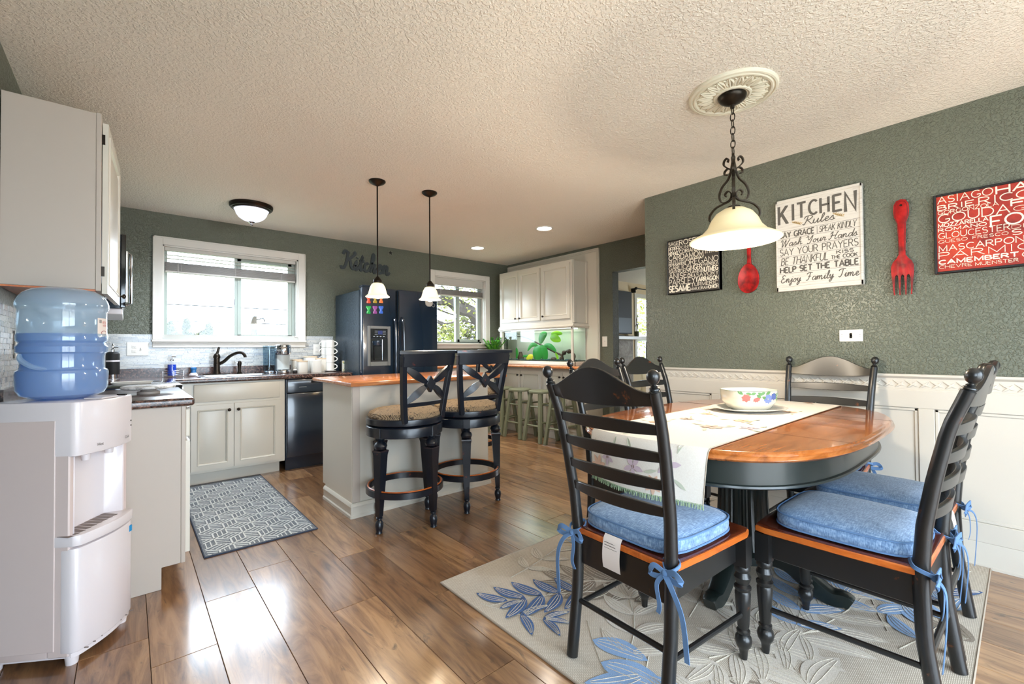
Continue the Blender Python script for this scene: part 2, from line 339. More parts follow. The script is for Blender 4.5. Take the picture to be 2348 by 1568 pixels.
def lettering(text, x0, y0, wd, ht, lw=0.12, serif=0, shear=0, script=False, fit=True, inline=False):
    """flat strokes in 2D fitted to the box; returns list of quads [(4 pts 2D)]"""
    T = LOW if script else CAPS; gap = 0.02 if script else 0.22; x = 0; strokes = []
    for ch in text:
        wdt, st = T[ch]
        for s_ in st:
            pts = [tuple(p) for p in (spline([(a, b, 0) for a, b in s_], 5) if script else [(a, b, 0) for a, b in s_])]
            strokes.append([(x+p[0]+shear*p[1], p[1]) for p in pts])
        x += wdt+gap
    tot = x-gap; sx = wd/tot; sy = ht; q = []; h = lw*ht*0.5
    for s_ in strokes:
        P = [Vector((x0+a*sx, y0+b*sy)) for a, b in s_]
        if (P[0]-P[-1]).length < 1e-6 and len(P) > 3: closed = True
        else: closed = False
        N = []
        for i in range(len(P)):
            a = P[i-1] if i > 0 else (P[-2] if closed else P[i]); b = P[i+1] if i < len(P)-1 else (P[1] if closed else P[i])
            d1 = (P[i]-a); d2 = (b-P[i])
            d1 = d1.normalized() if d1.length > 1e-9 else d2.normalized(); d2 = d2.normalized() if d2.length > 1e-9 else d1
            t_ = (d1+d2); t_ = t_.normalized() if t_.length > 0.3 else d1
            n = Vector((-t_.y, t_.x)); c = max(0.5, n.dot(Vector((-d1.y, d1.x)))); N.append(n*(h/c))
        for i in range(len(P)-1): q.append((P[i]-N[i], P[i+1]-N[i+1], P[i+1]+N[i+1], P[i]+N[i]))
        if serif:
            for e, o in ((0, 1), (-1, -2)):
                d = P[e]-P[o]
                if abs(d.y) > abs(d.x)*0.6 and (abs(s_[e][1]) < .02 or abs(s_[e][1]-1) < .02):
                    c = P[e]; hw = serif*ht; hh = h*0.45
                    q.append((c+Vector((-hw,-hh)), c+Vector((hw,-hh)), c+Vector((hw,hh)), c+Vector((-hw,hh))))
                elif abs(d.x) > abs(d.y) and not script and abs(s_[e][0]-s_[o][0]) > .3:
                    c = P[e]; hw = h*0.45; hh = serif*ht*0.8; up = -1 if s_[e][1] > .7 else (1 if s_[e][1] < .3 else 0)
                    lo, hi = (-hh, h) if up < 0 else ((-h, hh) if up > 0 else (-hh*.6, hh*.6))
                    q.append((c+Vector((-hw,lo)), c+Vector((hw,lo)), c+Vector((hw,hi)), c+Vector((-hw,hi))))
    return q
def put_text(quads, fn, thick, mb=None):
    """fn maps (a,b,depth) to 3D; each stroke quad becomes a thin slab"""
    mb = mb or MB()
    for k, q in enumerate(quads):
        e = (k % 5)*0.00004
        mb.add([fn(p.x, p.y, 0) for p in q]+[fn(p.x, p.y, thick+e) for p in q], [(4,5,6,7), (0,1,5,4), (1,2,6,5), (2,3,7,6), (3,0,4,7)])
    return mb

# ================================================================== STRUCTURE
def pix(u, v, ax, c):
    """photo pixel -> point on the plane axis=c (the wall, floor or top the thing touches)"""
    d = cf+cr*((u-1174)/FPX)+cu*((784-v)/FPX); o = Vector((0, 0, CAMZ)); return o+d*((c-o[ax])/d[ax])
XL, XR, XF, YB, YF, H = -0.407, 3.365, 4.43, 5.22, -1.85, 2.44
floor = struct('floor', MB().box(XL-.14, XF+.12, YF-.14, YB+.14, -.12, -.008), M_joint, 'brown wood plank laminate floor of the kitchen and dining room')
pm = MB().box(-.1014, .1014, -.5, .5, -.007, 0); 
p0 = part('plank', pm, M_floor, floor, bevel=0.0012)
first = True
for k in range(-3, 22):
    xa, xb = .066+.2045*k, .066+.2045*(k+1)
    xa, xb = max(xa, XL), min(xb, XF)
    if xb-xa < .02: continue
    y = YF-random.uniform(0, 1.2)
    if k == 1: y = 2.48-4*1.24
    if k == 0: y = 2.10-4*1.24
    if k == 3: y = 2.01-4*1.24
    while y < YB:
        ya, yb = max(y, YF), min(y+1.24, YB); y += 1.24
        if yb-ya < .03: continue
        if first: o = p0; first = False
        else: o = p0.copy(); COL.objects.link(o); o.parent = floor
        o.location = ((xa+xb)/2, (ya+yb)/2, 0); o.scale = ((xb-xa)/.2045, yb-ya-.0016, 1)
struct('ceiling', MB().box(XL-.14, XF+.12, YF-.14, YB+.14, H, H+.12), M_ceil, 'cream ceiling with swirled plaster texture', smooth=0)
# back wall with two window openings
W1 = (.236, 1.407, 1.262, 2.145); W2 = (3.13, 3.99, 1.235, 2.155)
b = MB()
for x0, x1 in ((XL-.14, W1[0]), (W1[1], W2[0]), (W2[1], XF+.12)): b.box(x0, x1, YB, YB+.14, 0, H)
for q in (W1, W2): b.box(q[0], q[1], YB, YB+.14, 0, q[2]); b.box(q[0], q[1], YB, YB+.14, q[3], H)
struct('wall_back', b, M_wall, 'grey green painted back wall with two windows', smooth=0)
struct('wall_left', MB().box(XL-.14, XL, -.4, YB+.14, 0, H).box(XL-.14, XL, YF-.14, -1.7, 0, H).box(XL-.14, XL, -1.7, -.4, 0, .8).box(XL-.14, XL, -1.7, -.4, 2.1, H), M_wall, 'grey green painted left wall behind the upper cabinet', smooth=0)
w4 = struct('window_fill', MB().box(XL-.1, XL-.04, -1.7, -1.64, .8, 2.1).box(XL-.1, XL-.04, -.46, -.4, .8, 2.1).box(XL-.1, XL-.04, -1.64, -.46, .8, .86).box(XL-.1, XL-.04, -1.64, -.46, 2.04, 2.1), M_trim, 'white framed window added out of view in the left wall for fill daylight')  # unseen window, added so more sky light fills the room
part('pane', MB().box(XL-.072, XL-.068, -1.64, -.46, .86, 2.04), M_glass, w4)
struct('wall_right', MB().box(XR, XR+.12, YF-.14, 2.127, 0, H), M_wall, 'grey green textured dining wall hung with kitchen signs', smooth=0)
DY0, DY1, DZ = 2.25, 3.256, 2.075
struct('wall_far_right', MB().box(XF, XF+.12, DY1, YB+.14, 0, H).box(XF, XF+.12, 1.0, DY0, 0, H).box(XF, XF+.12, DY0, DY1, DZ, H), M_wall, 'grey green wall with doorway to the living room', smooth=0)
struct('wall_hall', MB().box(XR+.12, XF, 1.0, 1.12, 0, H), M_wall, 'short grey green wall closing the hall', smooth=0)
struct('wall_front', MB().box(XL, -.2, YF-.14, YF, 0, H).box(2.6, XR+.12, YF-.14, YF, 0, H).box(-.2, 2.6, YF-.14, YF, 2.2, H), M_wall, 'grey green wall around the added patio door', smooth=0)
pd = struct('door_fill', MB().box(-.2, -.14, YF-.12, YF-.03, 0, 2.2).box(2.54, 2.6, YF-.12, YF-.03, 0, 2.2).box(-.14, 2.54, YF-.12, YF-.03, 2.14, 2.2).box(-.14, 2.54, YF-.12, YF-.03, 0, .05).box(1.16, 1.24, YF-.12, YF-.03, .05, 2.14), M_trim, 'white framed sliding glass patio door added out of view for daylight fill')  # unseen glazed opening behind the camera, put in as main daylight fill
part('pane', MB().box(-.14, 1.16, YF-.08, YF-.074, .05, 2.14), M_glass, pd); part('pane', MB().box(1.24, 2.54, YF-.08, YF-.074, .05, 2.14), M_glass, pd)
# living room beyond the doorway
LX, LY = 9.2, 5.1; LW = (7.72, 8.95, .75, 2.16)
struct('floor_living', MB().box(XF+.12, LX, 1.0, LY, -.1, 0), mat('carpet', (178,164,146), .95), 'beige carpet of the living room', smooth=0)
struct('ceiling_living', MB().box(XF+.12, LX, 1.0, LY, H, H+.1), M_ceil, 'white living room ceiling seen through the doorway', smooth=0)
b = MB().box(XF+.12, LW[0], LY, LY+.12, 0, H).box(LW[1], LX+.12, LY, LY+.12, 0, H).box(LW[0], LW[1], LY, LY+.12, 0, LW[2]).box(LW[0], LW[1], LY, LY+.12, LW[3], H)
struct('wall_living', b, M_beige, 'beige living room wall seen through the doorway', smooth=0)
struct('wall_living_side', MB().box(LX, LX+.12, 1.0, 2.7, 0, H).box(LX, LX+.12, 3.6, LY, 0, H).box(LX, LX+.12, 2.7, 3.6, 2.1, H).box(LX, LX+.12, 2.7, 3.6, 0, 1.0).box(XF+.12, LX, .88, 1.0, 0, H), M_beige, 'beige far side walls of the living room with an added daylight opening', smooth=0)  # gap in the far wall is added, letting daylight brighten this room

# ---- windows
def casing(b, q, y, tw=.073, t=.02, sill=True):
    x0, x1, z0, z1 = q
    b.box(x0-tw, x0, y-t, y, z0, z1+tw); b.box(x1, x1+tw, y-t, y, z0, z1+tw); b.box(x0, x1, y-t, y, z1, z1+tw)
    b.box(x0-tw, x0-tw+.014, y-t-.006, y-t, z0, z1+tw); b.box(x1+tw-.014, x1+tw, y-t-.006, y-t, z0, z1+tw); b.box(x0-tw, x1+tw, y-t-.006, y-t, z1+tw-.014, z1+tw)
def slider(name, label, q, mx, right_front, y=YB):
    x0, x1, z0, z1 = q
    fr = MB(); casing(fr, q, y)
    w_ = struct(name, fr, M_trim, label, bevel=.003)
    part('window_sill', MB().box(x0-.08, x1+.08, y-.045, y+.085, z0-.022, z0), M_trim, w_, bevel=.005)
    part('apron', MB().box(x0-.073, x1+.073, y-.018, y, z0-.072, z0-.022).box(x0-.073, x1+.073, y-.026, y, z0-.036, z0-.022), M_trim, w_, bevel=.003)
    part('jamb', MB().box(x0, x0+.012, y, y+.14, z0, z1).box(x1-.012, x1, y, y+.14, z0, z1).box(x0, x1, y, y+.14, z1-.012, z1), M_trim, w_)
    yf = y+.085
    part('outer_frame', MB().box(x0+.012, x0+.04, yf, yf+.05, z0, z1).box(x1-.05, x1-.012, yf, yf+.05, z0, z1).box(x0, x1, yf, yf+.05, z0, z0+.025).box(x0, x1, yf, yf+.05, z1-.035, z1), M_vinyl, w_, bevel=.003)
    part('meeting_rail', MB().box(mx-.024, mx+.01, yf-.004, yf+.045, z0+.02, z1-.03), M_vinyl, w_, bevel=.003)
    s = part('sash', MB().box(mx, mx+.036, yf-.012, yf+.03, z0+.02, z1-.03).box(x1-.085, x1-.045, yf-.012, yf+.03, z0+.02, z1-.03).box(mx, x1-.045, yf-.012, yf+.03, z0+.02, z0+.06).box(mx, x1-.045, yf-.012, yf+.03, z1-.07, z1-.03), M_vinyl, w_, bevel=.003)
    part('latch', MB().box(mx-.03, mx-.022, yf-.03, yf-.004, z0+.36, z0+.42), M_greyplast, s, bevel=.003)
    part('pane', MB().box(x0+.03, mx, yf+.03, yf+.034, z0+.02, z1-.03), M_glass, w_)
    part('pane', MB().box(mx+.03, x1-.08, yf+.01, yf+.014, z0+.05, z1-.06), M_glass, w_)
    return w_
slider('window_1', 'wide white framed sliding window above the kitchen sink', W1, .845, True)
slider('window_2', 'white framed sliding window between fridge and hutch', W2, 3.55, True)
lw = struct('window_3', MB().box(LW[0]-.08, LW[0], LY-.02, LY, LW[2]-.08, LW[3]+.08).box(LW[1], LW[1]+.08, LY-.02, LY, LW[2]-.08, LW[3]+.08).box(LW[0], LW[1], LY-.02, LY, LW[3], LW[3]+.08).box(LW[0], LW[1], LY-.02, LY, LW[2]-.08, LW[2]).box(LW[0], LW[1], LY+.05, LY+.09, 1.28, 1.34), M_trim, 'white framed living room window beyond the doorway')
part('pane', MB().box(LW[0], LW[1], LY+.07, LY+.074, LW[2], LW[3]), M_glass, lw)
# mini blinds, raised
M_blind = mat('blind_white', (190,186,178), .5); M_blind_backlit = mat('blind_stack_backlit', (150,144,138), .5)  # stacked slats get a darker colour to stand in for backlighting
def blind(label, q, loose, ztop, zst, nst, valance):
    x0, x1 = q[0]+.016, q[1]-.016; y = YB+.05
    t_ = thing('window_blind', label, 'blind', ((x0+x1)/2, y, ztop), group='raised mini blinds')
    part('headrail', MB().box(x0, x1, y-.02, y+.02, ztop-valance, ztop), M_blind, t_, True, bevel=.003)
    for z in loose: part('slat', MB().box(x0+.006, x1-.006, y-.024, y+.024, z-.0015, z+.0015), M_blind, t_, True)
    for k in range(nst):
        z = zst+.0075*k; s_ = random.uniform(-.004, .004)
        part('slat', MB().box(x0+.004+s_, x1-.004+s_, y-.025, y+.025, z, z+.0035), M_blind_backlit, t_, True)
    part('bottom_rail', MB().box(x0+.004, x1-.004, y-.025, y+.025, zst-.018, zst-.002), M_blind, t_, True, bevel=.003)
    for f in (.11, .5, .87): 
        x = x0+(x1-x0)*f; part('ladder_cord', MB().cyl((x, y-.028, ztop-valance), (x, y-.028, zst-.02), .0012, n=5), M_blind, t_, True)
    part('tilt_wand', MB().cyl((x0+.1, y-.03, ztop-valance), (x0+.1, y-.03, ztop-valance-.5), .003, n=6), M_blind, t_, True)
    return t_
blind('white mini blind raised high in the wide sink window', W1, (2.062, 2.03), 2.143, 1.915, 11, .042)
blind('white mini blind raised in the window beside the fridge', W2, (2.02,), 2.15, 1.915, 10, .11)

# ---- wainscot, chair rail and baseboard on the dining wall
xw = XR
b = MB().box(xw-.006, xw, YF, 2.127, .13, .90)
tr1 = struct('trim_1', b, M_white, 'white panelled wainscot below the chair rail')
b = MB().box(xw-.02, xw-.004, YF, 2.127, .80, .90); part('top_rail', b, M_white, tr1, bevel=.003)
stl = [2.06, 1.497, .332, -.83]
for y in stl: part('stile', MB().box(xw-.02, xw-.004, y, y+.067, .23, .80), M_white, tr1, bevel=.003)
part('bottom_rail', MB().box(xw-.02, xw-.004, YF, 2.127, .13, .23), M_white, tr1, bevel=.003)
for i in range(3):
    ya, yb = stl[i+1]+.067, stl[i]
    f = MB()
    for a, c, z0, z1 in ((ya, ya+.018, .23, .80), (yb-.018, yb, .23, .80), (ya, yb, .23, .248), (ya, yb, .782, .80)): f.box(xw-.013, xw-.004, a, c, z0, z1)
    part('panel_moulding', f, M_white, tr1, bevel=.004)
rp = [(xw, .885), (xw-.012, .885), (xw-.018, .893), (xw-.018, .905), (xw-.012, .910), (xw-.012, .965), (xw-.022, .970), (xw-.03, .978), (xw-.03, .99), (xw, .99)]
tr2 = struct('trim_2', MB().prism([(x, z) for x, z in rp], 'y', YF, 2.127), M_white, 'white chair rail with carved leaf scroll relief', smooth=20)
lf = MB(); n = 7
for s_, dz in ((1, 0), (-.7, -.012)):
    P = [Vector((0, -.028+.056*i/n, .92+.034*(i/n)**1.3+dz*0)) for i in range(n+1)]
    lf.tube([(xw-.012, p.y*s_, p.z+(.002 if s_ > 0 else -.006)) for p in P], [.0015+.0055*math.sin(PI*i/n)**.7 for i in range(n+1)], 6)
l0 = part('leaf_relief', lf, M_white, tr2); l0.location = (0, 2.09, 0)
yy = 2.09-.052
while yy > -.7: c = inst(l0, (0, yy, 0)); c.parent = tr2; yy -= .052
bb = [(xw, 0), (xw-.026, 0), (xw-.026, .012), (xw-.018, .016), (xw-.018, .125), (xw-.014, .14), (xw-.008, .152), (xw, .152)]
struct('baseboard_right', MB().prism(bb, 'y', YF, 2.127), M_white, 'white baseboard below the wainscot')
struct('baseboard_hall', MB().box(XF-.016, XF, 3.256, 3.44, 0, .1), M_white, 'white baseboard beside the doorway')

# ---- tiled backsplash (strip mosaic, thousands of pieces)
def mosaic(fn, L, z0, z1, hgt, wr, label, name, skip=None):
    base = MB(); base.add([fn(0, z0, .001), fn(L, z0, .001), fn(L, z1, .001), fn(0, z1, .001)], [(0,1,2,3)])
    bs = struct(name, base, M_grout, label, smooth=0)
    m = MB(); z = z0; r = random.Random(3)
    while z < z1-.003:
        zt = min(z+hgt-.0012, z1); x = -r.uniform(0, wr[1])
        while x < L:
            x1 = x+r.uniform(*wr); a, c = max(x, 0), min(x1-.0014, L); d = r.uniform(.004, .0075)
            if c-a > .004 and not (skip and skip(a, c, z, zt)):
                m.add([fn(a, z, .001), fn(c, z, .001), fn(c, zt, .001), fn(a, zt, .001), fn(a, z, d), fn(c, z, d), fn(c, zt, d), fn(a, zt, d)], [(4,5,6,7), (0,1,5,4), (1,2,6,5), (2,3,7,6), (3,0,4,7)])
            x = x1
        z += hgt
    o = part('mosaic_tiles', m, M_tile, bs, smooth=0); o['kind'] = 'stuff'; return bs
mosaic(lambda a, z, d: (XL+a, YB-d, z), 2.19, 1.0, 1.31, .0135, (.04, .14), 'pale marble strip mosaic backsplash behind the sink', 'trim_3', lambda a, c, z, zt: a+XL > .165 and c+XL < 1.478 and z > 1.19)
mosaic(lambda a, z, d: (XL+d, 2.76+a, z), 2.44, 1.0, 1.36, .024, (.05, .056), 'pale marble brick mosaic on the left wall', 'trim_4')

# ================================================================== KITCHEN
def panel(mb, fn, w_, h_, t=.02, fw=.055, raise_=True):
    """raised panel door: fn(a, b, d) a across, b up, d outward"""
    def slab(a0, a1, b0, b1, d0, d1):
        P = [fn(a, b, d) for d in (d0, d1) for a, b in ((a0, b0), (a1, b0), (a1, b1), (a0, b1))]
        mb.add(P, [(3,2,1,0), (4,5,6,7), (0,1,5,4), (1,2,6,5), (2,3,7,6), (3,0,4,7)])
    slab(0, fw, 0, h_, 0, t); slab(w_-fw, w_, 0, h_, 0, t); slab(fw, w_-fw, 0, fw, 0, t); slab(fw, w_-fw, h_-fw, h_, 0, t)
    slab(fw, w_-fw, fw, h_-fw, 0, t*.35)
    g, s = fw+.004, .034
    def ring(i, d): return [fn(g+i, g+i, d), fn(w_-g-i, g+i, d), fn(w_-g-i, h_-g-i, d), fn(g+i, h_-g-i, d)]
    if raise_ and w_ > 2*(g+s)+.03 and h_ > 2*(g+s)+.03: mb.rings([ring(0, t*.35), ring(s, t*.85)], False, True)
    else: mb.rings([ring(0, t*.35), ring(.006, t*.55)], False, True)
    # moulding inside the frame
    mb.rings([[fn(fw-.012, fw-.012, t), fn(w_-fw+.012, fw-.012, t), fn(w_-fw+.012, h_-fw+.012, t), fn(fw-.012, h_-fw+.012, t)],
              [fn(fw-.009, fw-.009, t+.004), fn(w_-fw+.009, fw-.009, t+.004), fn(w_-fw+.009, h_-fw+.009, t+.004), fn(fw-.009, h_-fw+.009, t+.004)],
              [fn(fw, fw, t), fn(w_-fw, fw, t), fn(w_-fw, h_-fw, t), fn(fw, h_-fw, t)], [fn(fw+.004, fw+.004, t*.4), fn(w_-fw-.004, fw+.004, t*.4), fn(w_-fw-.004, h_-fw-.004, t*.4), fn(fw+.004, h_-fw-.004, t*.4)]], False, False)
    return mb
def knob(fn, a, b, d, parent, world=True, r=.014):
    m = MB().lathe([(.005, 0), (.005, .012), (r*.8, .015), (r, .021), (r*.9, .027), (r*.4, .031), (.0005, .032)], n=14)
    z = (Vector(fn(a, b, d+1))-Vector(fn(a, b, d))).normalized(); q = Vector((0,0,1)).rotation_difference(z).to_matrix().to_4x4()
    m.xf(Matrix.Translation(Vector(fn(a, b, d))) @ q); return part('knob', m, M_knob, parent, world)
def door(parent, fn, w_, h_, kn=None, name='door', **k):
    d_ = part(name, panel(MB(), fn, w_, h_, **k), M_cab, parent, True, smooth=25)
    if kn: knob(fn, kn[0], kn[1], .02, d_)
    return d_

# ---- left run: base cabinet end, counter, range
cb = thing('base_cabinet', 'white base cabinet with plain end panel beside the water dispenser', 'cabinet', (-.1, 3.18, 0))
part('body', MB().prism([(-.40, 0), (.125, 0), (.125, .105), (.2, .105), (.2, .88), (-.40, .88)], 'y', 2.752, 3.615), M_cabside, cb, True, bevel=.002)
part('face_frame', MB().box(.2, .218, 2.75, 3.62, .105, .88), M_cabside, cb, True, bevel=.002)
fnL = lambda y0, z0: (lambda a, b_, d: (.219+d, y0+a, z0+b_))
d_ = part('drawer', MB().box(.219, .238, 2.79, 3.58, .72, .86), M_cab, cb, True, bevel=.004); knob(fnL(2.79, .72), .4, .07, .019, d_)
door(cb, fnL(2.79, .14), .385, .56, (.35, .5)); door(cb, fnL(3.185, .14), .385, .56, (.035, .5))
def counter_edge(mb, path, z0=.882, z1=.922): pass
ct = tag(part('countertop', MB().box(XL+.004, .252, 2.72, 3.622, .882, .922), M_counter, bevel=.012, seg=3), 'dark speckled laminate countertop end between range and water dispenser', 'countertop')
part('splash_strip', MB().box(XL+.002, XL+.02, 2.74, 3.62, .922, 1.0), M_counter, ct)
rg = thing('range', 'black electric range with glass cooktop set into the left counter', 'stove', (-.07, 4.01, 0))
part('body', MB().box(-.385, .225, 3.63, 4.39, .09, .90), M_blackapp, rg, True, bevel=.004)
part('kick_panel', MB().box(-.36, .18, 3.65, 4.37, 0, .09), M_rubber, rg, True)
part('cooktop', MB().box(-.385, .27, 3.628, 4.392, .90, .935), M_blackgl, rg, True, bevel=.006, seg=2)
part('trim_band', MB().box(.262, .274, 3.63, 4.39, .906, .918), M_chrome, rg, True)
dr = part('oven_door', MB().box(.226, .262, 3.65, 4.37, .26, .80), M_blackgl, rg, True, bevel=.006)
part('handle', MB().tube([(.262, 3.72, .77), (.305, 3.72, .775), (.305, 4.30, .775), (.262, 4.30, .77)], .011, 10), M_chrome, dr, True)
part('control_panel', MB().box(.226, .262, 3.65, 4.37, .81, .895), M_blackapp, rg, True, bevel=.004)
for k in range(4): part('control_knob', MB().cyl((.262, 3.76+.17*k, .852), (.285, 3.76+.17*k, .852), .02, .016), M_blackgl, rg, True)
part('lower_drawer', MB().box(.226, .258, 3.65, 4.37, .1, .25), M_blackapp, rg, True, bevel=.004)
for x, y, r in ((-.2, 3.82, .09), (.08, 3.82, .075), (-.2, 4.2, .075), (.08, 4.2, .1)):
    part('burner_ring', MB().lathe([(r-.004, .9352), (r-.004, .9362), (r, .9362), (r, .9352)], (x, y, 0), 28, False, False), M_greyplast, rg, True)
bd = thing('serving_board', 'round white marble serving board on short foot near the range', 'serving board', (.085, 3.17, .922))
part('foot', MB().lathe([(.05, 0), (.05, .012), (.035, .014), (.035, .026)], n=20), M_cabside, bd)
M_marble = mat('white_marble', (222,220,216), .2, coat=.3); t = NT(M_marble); v = t.coords('Object')
t.col(t.ramp(t.noise(v, 9, 6, .7, 2.5), [(.38, (160,156,152)), (.5, (226,224,220)), (.7, (236,234,230))]))
part('board', MB().lathe([(.11, .026), (.118, .03), (.12, .036), (.118, .042), (.11, .044)], n=40), M_marble, bd)
sr = thing('spoon_rest', 'long white tray lying on the black cooktop', 'tray', (0.02, 3.95, .936))
P = [(.11*math.copysign(abs(math.cos(a))**.5, math.cos(a)), .045*math.copysign(abs(math.sin(a))**.6, math.sin(a))) for a in [2*PI*i/32 for i in range(32)]]
part('tray', MB().rings([[(x*s_, y*s_, z) for x, y in P] for s_, z in ((.9, 0), (1, .012), (1.02, .016), (.98, .016), (.88, .005))], True, True), M_ceramic, sr)
# upper cabinet with its door ajar
uc = thing('wall_cabinet', 'white upper cabinet at top left with its door ajar', 'cabinet', (-.25, 3.1, 1.43))
part('body', MB().box(XL+.003, -.115, 2.752, 3.43, 1.436, 2.242), M_cabside, uc, True, bevel=.002)
part('face_frame', MB().box(-.115, -.097, 2.75, 2.785, 1.43, 2.244).box(-.115, -.097, 3.395, 3.43, 1.43, 2.244).box(-.115, -.097, 2.785, 3.395, 1.43, 1.475).box(-.115, -.097, 2.785, 3.395, 2.2, 2.244), M_cabside, uc, True, bevel=.002)
part('underside', MB().box(XL+.003, -.115, 2.754, 3.428, 1.428, 1.4355), M_seatedge, uc, True)
ca, sa = math.cos(math.radians(3)), math.sin(math.radians(3))
dfn = lambda a, b_, d: (-.094+sa*a+ca*d, 2.772+ca*a-sa*d, 1.42+b_)
d_ = door(uc, dfn, .645, .79); knob(dfn, .615, .05, .02, d_)
for z in (1.5, 2.11): part('hinge', MB().box(-.098, -.085, 2.766, 2.776, z, z+.045), M_bronze, uc, True)
oc = thing('wall_cabinet', 'white upper cabinet above the black microwave', 'cabinet', (-.25, 4.0, 1.91))
part('body', MB().box(XL+.003, -.115, 3.435, 4.40, 1.91, 2.242), M_cabside, oc, True, bevel=.002)
for k in range(2): door(oc, (lambda y0: (lambda a, b_, d: (-.114+d, y0+a, 1.925+b_)))(3.50+.44*k), .43, .30, (.33-.3*k, .05))
mw = thing('microwave', 'black over the range microwave behind the ajar cabinet door', 'microwave', (-.21, 4.02, 1.42))
part('body', MB().box(XL+.003, -.04, 3.65, 4.40, 1.42, 1.885), M_blackapp, mw, True, bevel=.003)
part('front', MB().box(-.04, -.014, 3.65, 4.40, 1.425, 1.882), M_blackgl, mw, True, bevel=.004)
part('trim_strip', MB().box(-.016, -.004, 3.652, 3.664, 1.46, 1.78), M_chrome, mw, True, bevel=.002)
part('vent_base', MB().box(XL+.02, -.03, 3.67, 4.38, 1.385, 1.42), M_whplast, mw, True, bevel=.004)
part('handle', MB().tube([(-.022, 4.2, 1.48), (.01, 4.2, 1.5), (.01, 4.2, 1.85), (-.022, 4.2, 1.87)], .008), M_chrome, mw, True)

# ---- water dispenser with jug
ax = 57.6; wd = thing('water_dispenser', 'white bottled water dispenser with hot and cold taps by the left wall', 'water dispenser', (-.193, 2.505, 0), ax)
# local: x along front, -y outward to the room (front at y=-.155)
W_, D_ = .149, .15
P = [(-W_, D_), (-W_, -D_+.01), (-W_+.012, -D_-.006)]+[(-W_+.03+(2*W_-.06)*i/8, -D_-.012-.016*math.sin(PI*i/8)) for i in range(9)]+[(W_-.012, -D_-.006), (W_, -D_+.01), (W_, D_)]
PF = [((x_)*1.008, -.1 if y_ > 0 else y_) for x_, y_ in P]
PT = [((x_)*1.01, y_) for x_, y_ in P]
back = [(-W_, D_), (-W_, -.06), (W_, -.06), (W_, D_)]
part('body', MB().prism(back, 'z', .035, .955), M_pinkplast, wd, bevel=.006, seg=2)
part('side_panel', MB().box(-W_-.003, -W_+.02, -.085, D_-.05, .06, .90), M_pinkplast, wd, bevel=.002)
part('side_panel', MB().box(-W_, -W_+.022, -.13, -.06, .035, .955), M_pinkplast, wd, bevel=.004); part('side_panel', MB().box(W_-.022, W_, -.13, -.06, .035, .955), M_pinkplast, wd, bevel=.004)
tp = part('top_panel', MB().prism(PT, 'z', .765, .968), M_whplast, wd, bevel=.008, seg=2)
part('alcove', MB().prism([(-W_+.02, -.07), (-W_+.022, -.13), (-W_+.026, -.13), (-W_+.05, -.075), (W_-.05, -.075), (W_-.026, -.13), (W_-.022, -.13), (W_-.02, -.07)], 'z', .47, .765), M_whplast, wd, bevel=.003)
tray = part('drip_tray', MB().prism([(x*1.01, y*1.03 if y < 0 else -.06) for x, y in P], 'z', .435, .475), M_whplast, wd, bevel=.004, seg=2)
for k in range(9):
    x = -.11+.0275*k; part('slot', MB().box(x-.009, x+.009, -.15, -.085, .4752, .4765).xf(mv(x, 0, 0) @ rot('z', -18) @ mv(-x, 0, 0)), M_slot, tray)
part('lower_door', MB().prism(PF, 'z', .045, .428), M_whplast, wd, bevel=.008, seg=2)
part('base_trim', MB().prism([(x*.97, y*.97) for x, y in P], 'z', .03, .045), M_whplast, wd)
for k in range(8): x = -.12+.034*k; part('vent_hole', MB().box(x-.0012, x+.0012, -D_-.026, -D_-.012, .048, .0515), M_slot, wd)
for x, y in ((-.125, -.125), (.125, -.125), (-.125, .12), (.125, .12)): part('foot', MB().cyl((x, y, 0), (x, y, .036), .018, .022, 12), M_whplast, wd)
for x in (-.06, .06): part('tap', MB().cyl((x, -.12, .735), (x, -.12, .768), .013, .016, 12), M_whplast, wd)
part('button_row', MB().box(-.06, .03, -.175, -.11, .969, .974), M_whplast, tp, bevel=.002); part('button', MB().box(.085, .095, -.165, -.13, .969, .975), M_bronze, tp, bevel=.001)
def flat_text(s, size, cx, fn, parent, material, name='lettering'):
    cu_ = bpy.data.curves.new('t', 'FONT'); cu_.body = s; cu_.size = size; cu_.align_x = 'CENTER'
    ob = bpy.data.objects.new('t', cu_); me = bpy.data.meshes.new_from_object(ob); mb = MB()
    mb.add([fn(v_.co.x+cx, v_.co.y) for v_ in me.vertices], [tuple(p.vertices) for p in me.polygons]); bpy.data.objects.remove(ob); bpy.data.meshes.remove(me)
    return part(name, mb, material, parent, smooth=0)
fy = lambda x: -D_-.0135-.016*max(0, math.sin(PI*min(1, max(0, (x+W_-.03)/(2*W_-.06)))))
flat_text('Hot', .016, -.065, lambda a, b_: (a, fy(a)-.0006, .79+b_), wd, M_ink); flat_text('Cold', .016, .085, lambda a, b_: (a, fy(a)-.0006, .79+b_), wd, M_ink)
for z in (.835, .855): part('indicator', MB().box(.118, .122, fy(.12)-.001, fy(.12)+.004, z, z+.005), M_rubber, wd)
part('energy_label', MB().box(.112, .128, fy(.12)-.001, fy(.12)+.003, .385, .41), mat('blue_sticker', (40,140,196), .5), wd)
jg = thing('water_jug', 'large blue plastic water jug inverted on the dispenser', 'water jug', (-.196, 2.513, .969))
jp = [(.045, 0), (.09, .004), (.12, .018), (.132, .04), (.134, .1), (.131, .112), (.123, .118), (.121, .128), (.121, .165), (.124, .178), (.132, .184), (.133, .205), (.127, .212), (.124, .22), (.131, .228), (.132, .25), (.129, .258), (.128, .345), (.131, .352), (.135, .362), (.135, .375), (.13, .392), (.118, .412), (.095, .428), (.06, .437), (.0005, .44)]
part('bottle', MB().lathe(jp, n=48, cap0=False, cap1=False), M_jug, jg)
